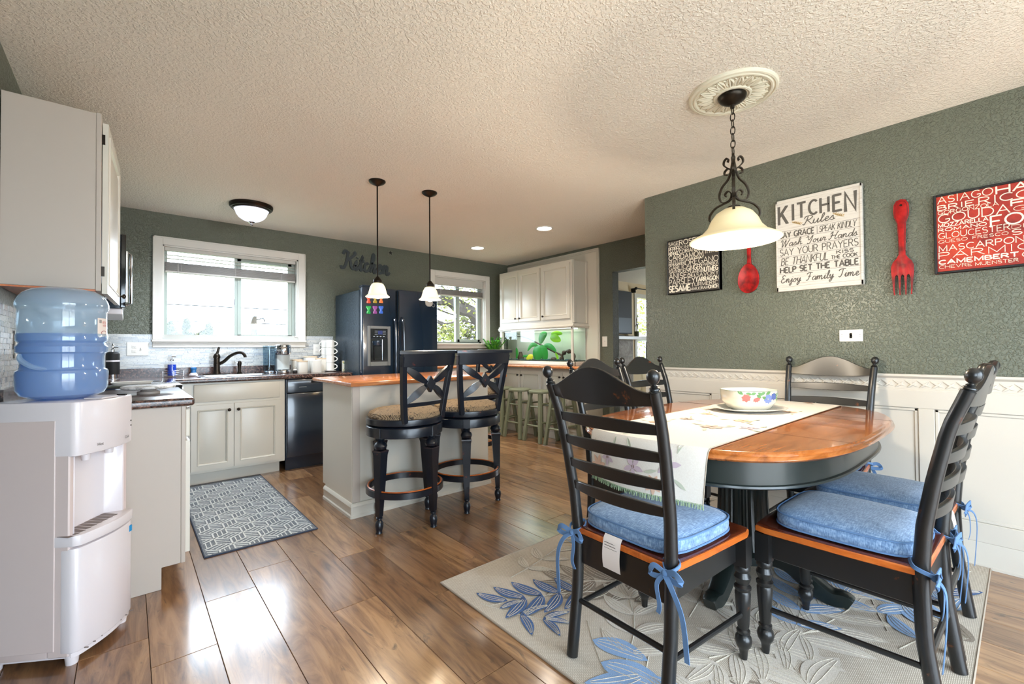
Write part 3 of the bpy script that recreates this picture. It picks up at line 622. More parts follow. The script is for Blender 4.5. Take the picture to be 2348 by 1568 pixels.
part('water', MB().lathe([(max(.0005, r-.004), z+.002) for r, z in jp if z < .255]+[(.127, .256), (.0005, .2561)], n=48, cap1=False), M_water, jg)
part('neck_seal', MB().lathe([(.1, -.014), (.105, -.004), (.06, .002)], n=32), M_whplast, jg)
part('grip', MB().tube(spline([(-.03, -.112, .118), (-.075, -.105, .13), (-.105, -.085, .155), (-.11, -.07, .175)], 5), [.006+.004*math.sin(PI*i/15) for i in range(16)], 8), M_jug, jg)
lab = part('paper_label', MB().grid(lambda u, v_: (.1292*math.cos(math.radians(-38+26*u)), .1292*math.sin(math.radians(-38+26*u)), .245+.075*v_), 8, 2), M_paper, jg)
lq = lambda a, b_, d: (.1294*math.cos(math.radians(-38+26*a/.06)), .1294*math.sin(math.radians(-38+26*a/.06)), .245+b_)
m = MB()
for s_, x, y, wdt, h_ in (('WATER', .028, .042, .026, .008), ('BOTTLE', .027, .054, .028, .008)): put_text(lettering(s_, x, y, wdt, h_, .16), lq, 0, m)
part('lettering', m, mat('label_red', (196,84,72), .6), lab, smooth=0)
m = MB()
for k in range(7): m.add([lq(.008+.002*k, .055, 0), lq(.009+.002*k, .055, 0), lq(.009+.002*k, .068, 0), lq(.008+.002*k, .068, 0)], [(0,1,2,3)])
part('barcode', m, M_ink, lab, smooth=0)
ring = [(.038+.02*math.cos(2*PI*k/24)*1.0, .016+.009*math.sin(2*PI*k/24)) for k in range(24)]
part('emblem', MB().rings([[lq(x, z, 0) for x, z in ring], [lq(.038+(x-.038)*.82, .016+(z-.016)*.75, 0) for x, z in ring]], False, False), mat('label_maroon', (150,70,70), .6), lab, smooth=0)

# ---- sink run on the back wall
YC = 4.63
sc = thing('sink_cabinet', 'white double door sink base cabinet with raised panels', 'cabinet', (.68, 4.9, 0))
part('body', MB().box(-.2, 1.128, YC+.02, 5.2, .105, .70), M_cab, sc, True)
part('face_frame', MB().box(.25, 1.13, YC, YC+.02, .105, .88), M_cab, sc, True, bevel=.002)
part('toe_kick', MB().box(.2, 1.10, YC+.075, YC+.1, 0, .105), M_cab, sc, True)
fb = lambda x0, z0, y=YC: (lambda a, b_, d: (x0+a, y-d, z0+b_))
part('false_drawer', MB().box(.42, 1.085, YC-.018, YC, .715, .865), M_cab, sc, True, bevel=.005, seg=2)
door(sc, fb(.40, .13), .31, .56, (.275, .505)); door(sc, fb(.715, .13), .375, .56, (.03, .505))
dw = thing('dishwasher', 'black dishwasher beside the sink cabinet', 'dishwasher', (1.44, 4.9, 0))
part('body', MB().box(1.142, 1.735, YC+.03, 5.2, .1, .875), M_blackapp, dw, True)
part('door', MB().box(1.147, 1.73, YC-.02, YC+.03, .13, .74), M_blackapp, dw, True, bevel=.006, seg=2)
cp = part('control_panel', MB().box(1.147, 1.73, YC-.026, YC+.03, .745, .872), M_blackapp, dw, True, bevel=.006, seg=2)
part('handle_recess', MB().box(1.36, 1.55, YC-.028, YC-.02, .83, .862), M_blackgl, cp, True, bevel=.004)
part('name_badge', MB().box(1.25, 1.32, YC-.0275, YC-.024, .795, .801), M_chrome, cp, True)
part('toe_panel', MB().box(1.147, 1.73, YC+.05, YC+.07, 0, .125), M_blackapp, dw, True)
ct = MB().box(XL+.004, .50, YC-.04, 5.2, .882, .922).box(1.08, 1.76, YC-.04, 5.2, .882, .922).box(.50, 1.08, YC-.04, 4.70, .882, .922).box(.50, 1.08, 5.1, 5.2, .882, .922).box(XL+.004, .252, 4.40, YC-.04, .882, .922)
ct = tag(part('countertop', ct, M_counter), 'dark speckled laminate countertop running under the sink window', 'countertop')
part('splash_strip', MB().box(XL+.004, 1.76, 5.2, 5.219, .90, 1.0).box(XL+.002, XL+.02, 4.41, 5.2, .922, 1.0), M_counter, ct, bevel=.003)
part('front_edge', MB().tube([(.25, YC-.041, .902), (1.76, YC-.041, .902)], .0205, 10), M_counter, ct)
sk = thing('sink', 'stainless drop in kitchen sink below the window', 'sink', (.79, 4.9, .9))
part('rim', MB().box(.47, .52, 4.68, 5.12, .922, .929).box(1.06, 1.11, 4.68, 5.12, .922, .929).box(.52, 1.06, 4.68, 4.72, .922, .929).box(.52, 1.06, 5.02, 5.12, .922, .929), M_chrome, sk, True, bevel=.003)
part('basin', MB().rings([[(.52, 4.72, .925), (1.06, 4.72, .925), (1.06, 5.02, .925), (.52, 5.02, .925)], [(.55, 4.74, .74), (1.03, 4.74, .74), (1.03, 5.0, .74), (.55, 5.0, .74)]], False, True), M_chrome, sk, True)
def at_counter(u, y): p = pix(u, 860, 1, y); return p.x
fx = at_counter(497, 5.06); fa = thing('faucet', 'dark bronze single lever kitchen faucet with curved spout', 'faucet', (fx, 5.06, .929))
part('escutcheon', MB().box(-.11, .11, -.028, .028, 0, .006), M_bronze, fa, bevel=.003)
part('body', MB().lathe([(.031, .006), (.03, .02), (.027, .03), (.026, .09), (.029, .094), (.026, .1), (.025, .155), (.03, .162), (.03, .172), (.024, .19), (.016, .2)], n=20), M_bronze, fa)
part('spout', MB().tube(spline([(.018, -.01, .10), (.055, -.03, .125), (.10, -.06, .175), (.15, -.09, .205), (.19, -.115, .205), (.21, -.13, .18), (.213, -.132, .16)], 5), [.016-.003*i/30 for i in range(31)], 12), M_bronze, fa)
part('lever', MB().tube(spline([(0, 0, .195), (.008, -.004, .22), (.014, -.008, .25), (.02, -.012, .262)], 4), [.013-.005*i/12 for i in range(13)], 10), M_bronze, fa)
sx = at_counter(549, 5.06); sp = thing('sink_sprayer', 'dark bronze side sprayer beside the faucet', 'sprayer', (sx, 5.06, .929))
part('base', MB().lathe([(.024, 0), (.022, .01), (.016, .016), (.014, .03)], n=16), M_bronze, sp)
part('head', MB().lathe([(.012, .03), (.014, .06), (.018, .09), (.02, .104), (.016, .12), (.006, .126)], n=16), M_bronze, sp); part('trigger', MB().box(-.03, -.01, -.008, .008, .1, .116), M_chrome, sp, bevel=.003)
x = at_counter(394, 5.03); so = thing('soap_bottle', 'clear pump bottle of bright blue dish soap', 'soap bottle', (x, 5.03, .93))
part('bottle', MB().lathe([(.03, 0), (.033, .004), (.034, .06), (.033, .11), (.026, .126), (.013, .134), (.012, .142)], n=22), M_glass, so)
part('soap', MB().lathe([(.029, .003), (.0315, .006), (.0325, .06), (.0315, .105), (.0005, .1055)], n=22), M_bluesoap, so)
part('pump', MB().cyl((0,0,.14), (0,0,.165), .006).lathe([(.014, .136), (.014, .15), (.006, .154)], n=14).tube([(0,0,.165), (0,0,.178), (.03, -.01, .176)], .005), M_chrome, so)
x = at_counter(405, 4.98); wc = thing('sink_caddy', 'chrome wire caddy around the blue soap bottle', 'caddy', (x-.02, 5.03, .93))
part('wire', MB().tube([(.075*math.cos(2*PI*k/24), .045*math.sin(2*PI*k/24), .012) for k in range(24)], .0016, 6, True).tube([(.075*math.cos(2*PI*k/24), .045*math.sin(2*PI*k/24), .03) for k in range(24)], .0016, 6, True).tube([(.075*math.cos(2*PI*k/24), .045*math.sin(2*PI*k/24), .048) for k in range(24)], .0016, 6, True), M_chrome, wc)
for a_, b_ in ((.075, 0), (-.075, 0), (0, .045), (0, -.045)): part('post', MB().cyl((a_, b_, 0), (a_, b_, .048), .0016, n=6), M_chrome, wc)
x = at_counter(446, 4.99); br = thing('dish_brush', 'round dish brush with blue cap and white bristles', 'brush', (x, 5.075, .929))
part('bristles', MB().lathe([(.036, 0), (.032, .012), (.022, .024)], n=22), M_whplast, br); part('handle', MB().lathe([(.021, .024), (.022, .03), (.02, .048), (.025, .056), (.025, .068), (.018, .074)], n=20), mat('brush_blue', (40,110,170), .35), br)
pu = thing('soap_dispenser', 'tall dark pump dispenser with white band in the back corner', 'pump dispenser', (-.098, 4.92, .922))
part('bottle', MB().lathe([(.043, .045), (.044, .05), (.044, .215), (.034, .228), (.016, .232)], n=24), M_rubber, pu)
part('band', MB().lathe([(.0445, .15), (.0447, .15), (.0447, .163), (.0445, .163)], n=24, cap0=False, cap1=False), M_whplast, pu)
part('stand', MB().lathe([(.046, 0), (.046, .006), (.03, .01), (.03, .045)], n=20), M_chrome, pu); part('pump', MB().lathe([(.014, .232), (.014, .25), (.008, .256), (.012, .275), (.006, .292), (.003, .3)], n=14).tube([(0,0,.27), (.035, -.02, .266)], .004), M_chrome, pu)
# coffee maker
x = at_counter(650, 4.93); km = thing('coffee_maker', 'grey single cup coffee maker with chrome head', 'coffee maker', (x, 4.95, .922))
part('base', MB().lathe([(.068, 0), (.07, .004), (.07, .03), (.066, .036)], n=28), M_chrome, km)
part('column', MB().box(-.064, .064, -.01, .075, .03, .2), M_greyplast, km, bevel=.012, seg=3); part('front_face', MB().grid(lambda u, v_: (-.058+.116*u, -.02-.012*math.sin(PI*u), .04+.15*v_), 10, 1), mat('light_grey', (176,182,180), .35), km, thick=.01)
part('head', MB().lathe([(.074, .19), (.077, .195), (.077, .262), (.074, .268)], n=32), M_chrome, km); part('lid', MB().lathe([(.076, .268), (.074, .284), (.066, .29), (.0005, .291)], n=32), M_chrome, km)
x = at_counter(618, 4.97); wt = thing('water_tank', 'clear plastic water tank beside the coffee maker', 'water tank', (x, 4.99, .922))
part('base', MB().lathe([(.05, 0), (.05, .024), (.045, .028)], n=24), M_chrome, wt); part('tank', MB().lathe([(.052, .028), (.054, .1), (.056, .275), (.052, .28)], n=26, cap0=False, cap1=False), thin_glass('tinted_tank', (196,214,224), 1.4), wt)
part('lid', MB().lathe([(.057, .28), (.057, .287), (.0005, .29)], n=26), M_glass, wt); part('filter', MB().lathe([(.012, .04), (.012, .24)], n=10), M_chrome, wt)
# canisters
M_can1 = mat('canister_cream', (228,224,214), .35); M_lidtan = mat('lid_bamboo', (196,172,142), .5)
def canister(u, y, r, h, label, lattice=False):
    c = thing('canister', label, 'canister', (at_counter(u, y), y, .922), group='white canisters by the coffee maker')
    P = [(r*math.copysign(abs(math.cos(a))**.45, math.cos(a)), r*math.copysign(abs(math.sin(a))**.45, math.sin(a))) for a in [2*PI*i/32 for i in range(32)]]
    part('body', MB().rings([[(x*s_, y_*s_, z) for x, y_ in P] for s_, z in ((.96, 0), (1, .006), (1, h))]), M_can1, c)
    part('lid', MB().rings([[(x*s_, y_*s_, z) for x, y_ in P] for s_, z in ((1.03, h), (1.03, h+.008), (.98, h+.012))]), M_can1 if lattice else M_lidtan, c)
    if lattice:
        m_ = MB()
        for k in range(-8, 9):
            for s_ in (-1, 1):
                a, b_ = k*.016, k*.016+s_*h; lo, hi = -r*.94, r*.94
                t0, t1 = 0, 1
                pts = [(a+(b_-a)*q/20, h*q/20) for q in range(21) if lo < a+(b_-a)*q/20 < hi]
                if len(pts) > 1: m_.tube([(p[0], -r*1.0, p[1]) for p in (pts[0], pts[-1])], .0012, 4)
        part('lattice_relief', m_, M_can1, c)
    return c
canister(680, 5.02, .052, .125, 'white canister half hidden beside the coffee maker'); canister(712, 5.08, .062, .155, 'tallest white canister at the back'); canister(693, 4.93, .047, .112, 'small plain white canister in front')
canister(737, 5.0, .054, .135, 'white canister with tan lid beside the mugs'); canister(724, 4.92, .05, .118, 'white canister with diamond lattice front', True)
x = at_counter(676, 4.88); cj = thing('creamer_pot', 'tiny black and white pot with wire handle', 'pot', (x, 4.87, .922)); part('pot', MB().lathe([(.018, 0), (.021, .005), (.021, .022), (.016, .03)], n=18), M_rubber, cj); part('lid', MB().lathe([(.021, .03), (.02, .036), (.0005, .04)], n=18), M_ceramic, cj)
part('wire_handle', MB().tube([(.019*math.cos(a), 0, .035+.03*math.sin(a)) for a in [PI*i/8 for i in range(9)]], .0012, 5), M_bronze, cj)
# stacked mugs
mug0 = None
def mug_stack(u, y, n, what, ang):
    global mug0
    x = at_counter(u, y)
    for k in range(n):
        lab_ = '%s white mug of the %s' % (('bottom', 'second', 'third', 'top')[k], what)
        loc = (x+.002*(k % 2), y, .936+.082*k)
        if mug0 is None:
            mug0 = thing('mug', lab_, 'mug', loc, ang, 'stacked mugs')
            part('cup', MB().lathe([(.038, 0), (.041, .004), (.041, .08), (.0385, .081), (.0375, .012), (.0005, .01)], n=26, cap1=False), M_ceramic, mug0)
            part('handle', MB().tube([(.04+.034*max(0, math.sin(PI*i/12))**.6, 0, .014+.052*i/12) for i in range(13)], .0055, 8), M_ceramic, mug0)
        else: dup(mug0, lab_, loc, ang)
mug_stack(757, 4.93, 4, 'front mug stack', -35); mug_stack(745, 5.12, 4, 'rear mug stack half hidden behind', 200)
x = at_counter(760, 4.9); part('saucer', MB().lathe([(.03, 0), (.05, .006), (.06, .012), (.058, .014), (.03, .008)], n=26), M_ceramic, tag(thing('mug_stand', 'white oval stand under the front mug stack', 'stand', (x, 4.93, .922)), 'white oval stand under the front mug stack', 'stand'))
x = at_counter(790, 4.96); gc = thing('greeting_card', 'folded cream card with flower corners beside the fridge', 'card', (x, 4.9, .922))
part('front', MB().box(-.05, .0, -.003, 0, 0, .115), mat('card_cream', (232,230,214), .7), gc); part('back', MB().box(.0, .052, -.001, .002, 0, .115), mat('card_grey', (206,208,200), .6), gc)
for cx_, cz, cc in ((-.038, .1, (214,190,96)), (-.03, .088, (150,170,110)), (-.012, .014, (222,160,80)), (-.02, .03, (160,176,120)), (-.034, .012, (200,186,110))): part('printed_flower', MB().lathe([(.008, 0), (.0005, .0012)], n=7).xf(mv(cx_, -.0032, cz) @ rot('x', 90)), mat('flower_print', cc, .8), gc)
# outlets
def plate(name, label, fn, w_, h_, kind):
    p_ = thing(name, label, 'outlet' if kind != 's' else 'switch', fn(0, 0, 0))
    m_ = MB().box(-w_/2, w_/2, -h_/2, h_/2, 0, .006)
    def place(mb): 
        o = Vector(fn(0,0,0)); mb.v = [Vector(fn(q.x, q.y, q.z))-o for q in mb.v]; return mb
    part('plate', place(m_), M_plate, p_, bevel=.002)
    n = max(1, round(w_/.065))
    for k in range(n):
        cx_ = (k-(n-1)/2)*.05
        if kind[k % len(kind)] == 'o':
            for s_ in (-1, 1):
                part('receptacle', place(MB().box(cx_-.016, cx_+.016, s_*.02-.013, s_*.02+.013, .006, .0085)), M_plate, p_, bevel=.001)
                part('slots', place(MB().box(cx_-.008, cx_-.006, s_*.02-.002, s_*.02+.006, .0086, .009).box(cx_+.005, cx_+.007, s_*.02-.002, s_*.02+.005, .0086, .009).box(cx_-.002, cx_+.002, s_*.02-.009, s_*.02-.006, .0086, .009)), M_ink, p_)
        elif kind[k % len(kind)] == 'h':
            for s_ in (-1, 1):
                part('receptacle', place(MB().box(cx_+s_*.02-.013, cx_+s_*.02+.013, -.016, .016, .006, .0085)), M_plate, p_, bevel=.001)
                part('slots', place(MB().box(cx_+s_*.02-.004, cx_+s_*.02+.004, .005, .007, .0086, .009).box(cx_+s_*.02-.004, cx_+s_*.02+.004, -.007, -.005, .0086, .009)), M_ink, p_)
        else: part('toggle', place(MB().box(cx_-.005, cx_+.005, -.004, .012, .006, .016)), M_plate, p_, bevel=.001)
plate('wall_outlet', 'white outlet and switch plate on mosaic left of the sink window', lambda a, b_, d: (.063+a, YB-.008-d, 1.177+b_), .15, .12, 'os')
plate('wall_outlet', 'white outlet plate on mosaic behind the mugs', lambda a, b_, d: (1.60+a, YB-.008-d, 1.16+b_), .075, .12, 'o')
plate('wall_outlet', 'beige outlet plate on the left wall behind the water jug', lambda a, b_, d: (XL+.008+d, 3.09-a, 1.19+b_), .075, .13, 'o')
plate('light_switch', 'white toggle light switch beside the doorway', lambda a, b_, d: (XF-d, 3.378-a, 1.232+b_), .075, .125, 's')
plate('wall_outlet', 'white horizontal outlet plate under the kitchen rules sign', lambda a, b_, d: (XR-d, .70-a, 1.216+b_), .118, .072, 'h')

# ---- refrigerator
FY = 4.40
fg = thing('refrigerator', 'black side by side refrigerator with ice dispenser', 'refrigerator', (2.235, 4.8, 0))
part('cabinet', MB().box(1.795, 2.678, FY+.085, 5.17, .03, 1.775), M_blackside, fg, True, bevel=.006)
part('kick_grille', MB().box(1.82, 2.65, FY+.06, FY+.085, .0, .07), M_rubber, fg, True)
fd = part('freezer_door', MB().box(1.793, 2.178, FY, FY+.075, .08, 1.80), M_blackapp, fg, True, bevel=.014, seg=3)
rd = part('fridge_door', MB().box(2.186, 2.68, FY, FY+.075, .08, 1.80), M_blackapp, fg, True, bevel=.014, seg=3)
part('hinge_cover', MB().box(1.81, 1.9, FY+.03, FY+.13, 1.80, 1.825), M_blackapp, fg, True, bevel=.006); part('hinge_cover', MB().box(2.57, 2.66, FY+.03, FY+.13, 1.80, 1.825), M_blackapp, fg, True, bevel=.006)
for x_, dd in ((2.135, fd), (2.228, rd)):
    part('handle', MB().tube(spline([(x_, FY, 1.49), (x_, FY-.045, 1.45), (x_, FY-.06, 1.25), (x_, FY-.062, 1.0), (x_, FY-.06, .75), (x_, FY-.045, .56), (x_, FY, .52)], 5), .015, 10), M_blackapp, dd, True)
    part('edge_trim', MB().box(x_+(.03 if x_ < 2.18 else -.03)-.004, x_+(.03 if x_ < 2.18 else -.03)+.004, FY-.003, FY+.01, .1, 1.78), M_blackgl, dd, True)
X0, X1, Z0, Z1 = 1.848, 2.098, .985, 1.40
di = part('ice_dispenser', MB().box(X0, X0+.03, FY-.012, FY+.02, Z0, Z1).box(X1-.03, X1, FY-.012, FY+.02, Z0, Z1).box(X0+.03, X1-.03, FY-.012, FY+.02, Z1-.03, Z1).box(X0+.03, X1-.03, FY-.014, FY+.02, Z0, Z0+.045), M_greyplast, fd, True, bevel=.004)
part('control_screen', MB().box(X0+.035, X1-.035, FY-.008, FY+.0, Z1-.125, Z1-.032), M_blackgl, di, True, bevel=.003)
part('cavity', MB().box(X0+.03, X1-.03, FY-.004, FY-.001, Z0+.045, Z1-.13), M_blackgl, di, True); part('chute', MB().lathe([(.045, 0), (.05, .02), (.05, .045)], n=22).xf(mv((X0+X1)/2-.02, FY-.002, Z1-.2)), M_blackapp, di, True)
part('paddle', MB().box((X0+X1)/2-.06, (X0+X1)/2+.03, FY-.016, FY-.006, Z0+.06, Z1-.205), M_blackgl, di, True, bevel=.006)
part('water_spigot', MB().cyl(((X0+X1)/2+.03, FY-.012, Z0+.06), ((X0+X1)/2+.03, FY-.012, Z1-.14), .006), M_chrome, di, True)
m = MB()
for q in range(3): m.box(X0+.075, X0+.105, FY-.0095, FY-.008, Z1-.055-.018*q, Z1-.052-.018*q).box(X0+.165, X0+.195, FY-.0095, FY-.008, Z1-.055-.018*q, Z1-.052-.018*q)
for q in range(4): m.box(X0+.06+.035*q, X0+.078+.035*q, FY-.0095, FY-.008, Z1-.112, Z1-.104)
part('button_marks', m, mat('marks_pale', (176,190,204), .4), di, True); part('display', MB().box(X0+.11, X0+.16, FY-.0095, FY-.008, Z1-.088, Z1-.048), mat('display_blue', (38,50,96), .3, emit=(60,80,150), estr=.15), di, True)
mp = [(-.5,1),(-.42,1),(.42,1),(.5,1),(.52,.78),(.3,.55),(.22,.42),(.42,.2),(.42,.0),(.3,-.04),(-.3,-.04),(-.42,.0),(-.42,.2),(-.22,.42),(-.3,.55),(-.52,.78)]
for k, (nm, cc) in enumerate((('red', (214,84,64)), ('olive yellow', (168,150,48)), ('orange', (230,130,70)), ('green', (30,170,80)), ('purple', (150,80,160)), ('blue', (60,110,220)))):
    u = (844.5, 859, 873)[k % 3]; vtop = (677, 701)[k//3]; p_ = pix(u, vtop, 1, FY)
    g_ = thing('fridge_magnet', nm+' hourglass shaped magnet on the freezer door', 'magnet', (p_.x, FY, p_.z-.08), group='coloured fridge magnets')
    part('body', MB().prism([(a*.052, b_*.078) for a, b_ in mp], 'y', -.012, -.0005), mat('magnet_'+nm.split()[0], cc, .3, coat=.3), g_, bevel=.004, seg=2)
p_ = pix(983, 697, 1, FY); g_ = thing('fridge_magnet', 'white cup shaped clip magnet on the right fridge door', 'magnet', (p_.x, FY, p_.z), group='coloured fridge magnets')
part('body', MB().prism([(-.05, .03), (.05, .03), (.044, -.01), (.02, -.03), (-.02, -.03), (-.044, -.01)], 'y', -.012, -.0005), mat('clip_grey', (176,172,166), .3), g_, bevel=.004); part('handle', MB().tube([(.055+.018*math.cos(a), -.006, -.012+.018*math.sin(a)) for a in [2*PI*i/14 for i in range(14)]], .004, 6, True), M_greyplast, g_)

# ---- wall sign spelling Kitchen, ornament
SCR = {'K': (.78, [[(.34,.96),(.3,.5),(.16,.06),(-.02,.0),(-.08,.12)], [(.02,.78),(.1,.98),(.34,.92),(.38,.84)], [(.74,1.0),(.84,.9),(.6,.66),(.34,.5)], [(.36,.5),(.52,.46),(.62,.14),(.78,.02),(.92,.14)]]),
 'i': LOW['i'], 't': (.34, [[(.02,.12),(.2,.5),(.24,.78),(.16,.3),(.18,.02),(.36,.12)], [(.06,.54),(.4,.56)]]), 'c': (.4, [[(.34,.4),(.24,.48),(.1,.34),(.1,.06),(.24,.0),(.44,.14)]]), 'h': LOW['h'], 'e': LOW['e'], 'n': LOW['n']}
LOW.update({'K': SCR['K'], 't': SCR['t'], 'c': SCR['c']})
q = lettering('Kitchen', 1.885, 2.115, .585, .21, .14, 0, .08, True)
m = MB()
for k, (a, b_, c_, d) in enumerate(q): m.prism([(p.x, p.y-.025*((p.x-1.9)/.56)) for p in (a, b_, c_, d)], 'y', YB-.02-.00006*(k % 7), YB-.003)
for s_ in q[::5]:
    for p in (s_[0], s_[2]): pass
tag(part('wall_sign', m, mat('sign_charcoal', (52,60,64), .4), bevel=0), 'dark cut out script sign reading Kitchen above the fridge', 'sign')
p_ = pix(895, 580, 1, YB); orn = thing('wall_ornament', 'tiny dark ornament on clear plate near the ceiling', 'ornament', (p_.x, YB, p_.z))
part('plate', MB().box(-.03, .03, -.004, -.0005, -.03, .03), M_glass, orn); part('figure', MB().prism([(r_*math.cos(PI*k/5+.3), r_*math.sin(PI*k/5+.3)) for k in range(10) for r_ in [(.026 if k % 2 == 0 else .011)]], 'y', -.012, -.004), M_rubber, orn)

# ---- island
IX0, IX1, IY0, IY1 = 1.17, 2.34, 3.04, 3.66
il = thing('kitchen_island', 'white kitchen island base with moulded baseboard', 'island', (1.75, 3.35, 0))
part('body', MB().prism([(IY0, 0), (IY1-.075, 0), (IY1-.075, .105), (IY1, .105), (IY1, .90), (IY0, .90)], 'x', IX0, IX1), M_cab, il, True, bevel=.002)
part('corner_strip', MB().box(IX0-.004, IX0+.05, IY0-.006, IY0+.02, .1, .90), M_cabside, il, True, bevel=.002)
part('end_panel', MB().box(IX0-.006, IX0, IY0, IY1-.078, .1, .899), M_cab, il, True); part('end_panel', MB().box(IX1, IX1+.006, IY0, IY1-.078, .1, .899), M_cab, il, True)
bpf = [(0, 0), (-.018, 0), (-.018, .018), (-.012, .026), (-.012, .07), (-.016, .078), (-.012, .09), (-.004, .1), (0, .1)]
part('baseboard', MB().prism([(IY0-.006+a, b_) for a, b_ in bpf], 'x', IX0-.02, IX1+.02), M_cab, il, True); part('baseboard', MB().prism([(IX0-.006+a, b_) for a, b_ in bpf], 'y', IY0-.02, IY1-.07), M_cab, il, True)
for k in range(3): door(il, (lambda x0: (lambda a, b_, d: (x0+a, IY1+d, .13+b_)))(IX0+.02+.39*k), .36, .72, (.03, .66))
ip = MB(); sec = [(-.02+.02*math.cos(a), .02*math.sin(a)) for a in [PI/2-PI*i/6 for i in range(7)]]
def top_slab(x0, x1, y0, y1, z0, z1):
    h_ = (z1-z0)/2; R = []
    for i in range(7):
        a = -PI/2+PI*i/6; o = h_*.7*(1-math.cos(a)); z = (z0+z1)/2+h_*math.sin(a)
        R.append([(x0+o, y0+o, z), (x1-o, y0+o, z), (x1-o, y1-o, z), (x0+o, y1-o, z)])
    return MB().rings(R)
it = tag(part('island_top', top_slab(1.13, 2.5, 2.965, 3.79, .902, .934), M_island, smooth=50), 'glossy orange brown wood top of the kitchen island', 'countertop')

# ---- hutch with aquarium on the far right wall
HX = 4.12; hb = thing('base_cabinet', 'white base cabinets of the hutch under the aquarium', 'cabinet', (4.27, 4.3, 0))
part('body', MB().box(HX+.02, XF-.003, 3.42, 5.2, .09, .90), M_cab, hb, True); part('face_frame', MB().box(HX, HX+.02, 3.42, 5.2, .0, .90), M_cab, hb, True, bevel=.002)
part('baseboard', MB().box(HX-.014, HX, 3.41, 5.2, 0, .09), M_cab, hb, True, bevel=.004)
hfn = lambda y0, z0, x=HX: (lambda a, b_, d: (x-d, y0-a, z0+b_))
ys = [(4.98, .4, .365), (4.57, .4, .035), (4.12, .33, .3), (3.78, .33, .03)]
for y0, w_, kx in ys: door(hb, hfn(y0, .13), w_, .72, (kx, .66), fw=.05, raise_=False)
hc = top_slab(3.97, XF-.004, 3.33, 5.2, .902, .934); hc.merge(top_slab(2.70, 3.975, 4.90, 5.2, .902, .934))
tag(part('wood_countertop', hc, M_island, smooth=50), 'orange brown wood counter of the hutch below the aquarium', 'countertop')
tag(part('desk_panel', MB().box(2.70, 3.95, 4.97, 5.0, 0, .90).box(2.70, 2.72, 5.0, 5.2, 0, .9), M_cab), 'white panel below the counter under the far window', 'panel')
bp = thing('hutch_back_panel', 'tall white back panel with moulded border behind the aquarium', 'panel', (XF, 4.3, .94))
part('panel', MB().box(XF-.014, XF-.002, 3.445, 5.19, .935, 2.395), M_cab, bp, True)
m = MB()
for k, (o, w_) in enumerate(((0, .012), (.02, .01), (.036, .008))):
    m.box(XF-.026+.003*k, XF-.012, 3.442+o, 3.442+o+w_, .935, 2.4-o).box(XF-.026+.003*k, XF-.012, 3.442+o, 5.19-o, 2.4-o-w_, 2.4-o).box(XF-.026+.003*k, XF-.012, 5.19-o-w_, 5.19-o, .935, 2.4-o)
part('moulding', m, M_cab, bp, True, bevel=.002)
hu = thing('hutch_cabinet', 'white three door upper cabinet above the aquarium', 'cabinet', (4.27, 4.33, 1.48))
part('body', MB().box(HX+.02, XF-.016, 3.635, 5.03, 1.47, 2.245), M_cab, hu, True); part('face_frame', MB().box(HX, HX+.02, 3.63, 5.035, 1.465, 2.25), M_cab, hu, True, bevel=.002)
part('side_frame', MB().box(HX+.02, HX+.05, 3.622, 3.636, 1.47, 2.25).box(XF-.05, XF-.016, 3.622, 3.636, 1.47, 2.25), M_cab, hu, True, bevel=.002)
for y0, w_, kx in ((5.0, .39, .35), (4.60, .42, .035), (4.155, .50, .045)): door(hu, hfn(y0, 1.525), w_, .69, (kx, .045), fw=.055)
cv = [(0, 0), (.02, 0), (.02, .012), (.03, .018), (.03, .03), (.016, .04), (.016, .06), (0, .06)]
part('cornice', MB().prism([(HX-a, 1.405+b_) for a, b_ in cv], 'y', 3.60, 5.04).prism([(3.635-a, 1.405+b_) for a, b_ in cv], 'x', HX-.02, XF-.016).box(HX, XF-.02, 3.635, 5.03, 1.44, 1.465), M_cab, hu, True)
part('corner_post', MB().box(HX-.004, HX+.022, 3.628, 3.655, .98, 1.41), M_cab, hu, True, bevel=.003); part('corner_post', MB().box(HX-.004, HX+.03, 4.98, 5.035, .935, 1.41), M_cab, hu, True, bevel=.003)
part('ledge', MB().prism([(HX-.03, .936), (HX-.03, .955), (HX-.02, .96), (HX-.02, .975), (HX, .985), (HX+.02, .985), (HX+.02, .936)], 'y', 3.60, 5.04).box(HX, XF-.016, 3.60, 3.63, .936, .985), M_cab, hu, True, bevel=.003)
aq = thing('aquarium', 'glass aquarium with large green plants and driftwood', 'aquarium', (4.27, 4.3, .985))
AX0, AX1, AY0, AY1, AZ0, AZ1 = HX+.025, XF-.03, 3.66, 4.975, .988, 1.42
part('glass', MB().box(AX0, AX0+.004, AY0, AY1, AZ0, AZ1).box(AX0, AX1, AY0, AY0+.004, AZ0, AZ1).box(AX0, AX1, AY1-.004, AY1, AZ0, AZ1), M_aqglass, aq, True)
part('backdrop', MB().box(AX1, AX1+.004, AY0, AY1, AZ0, AZ1), mat('aquarium_back', (206,200,188), .6), aq, True)
part('water_surface', MB().box(AX0+.004, AX1, AY0+.004, AY1-.004, 1.362, 1.364), M_aqwater, aq, True)
part('light_hood', MB().box(AX0+.06, AX1-.03, AY0+.1, AY1-.1, 1.398, 1.418), mat('tank_light', (240,250,240), .5, emit=(240,255,248), estr=1.4), aq, True)
part('canopy_edge', MB().box(AX0+.001, AX0+.006, AY0, AY1, 1.385, 1.40), M_cab, aq, True)
gv = MB(); r = random.Random(5)
for k in range(260):
    y = r.uniform(AY0+.02, AY1-.02); x = r.uniform(AX0+.01, AX1-.02); gv.sphere((x, y, AZ0+r.uniform(.006, .018)), r.uniform(.006, .011), 6, 4)
o = part('gravel', gv, mat('gravel_blue', (44,84,96), .5), aq, True); o['kind'] = 'stuff'
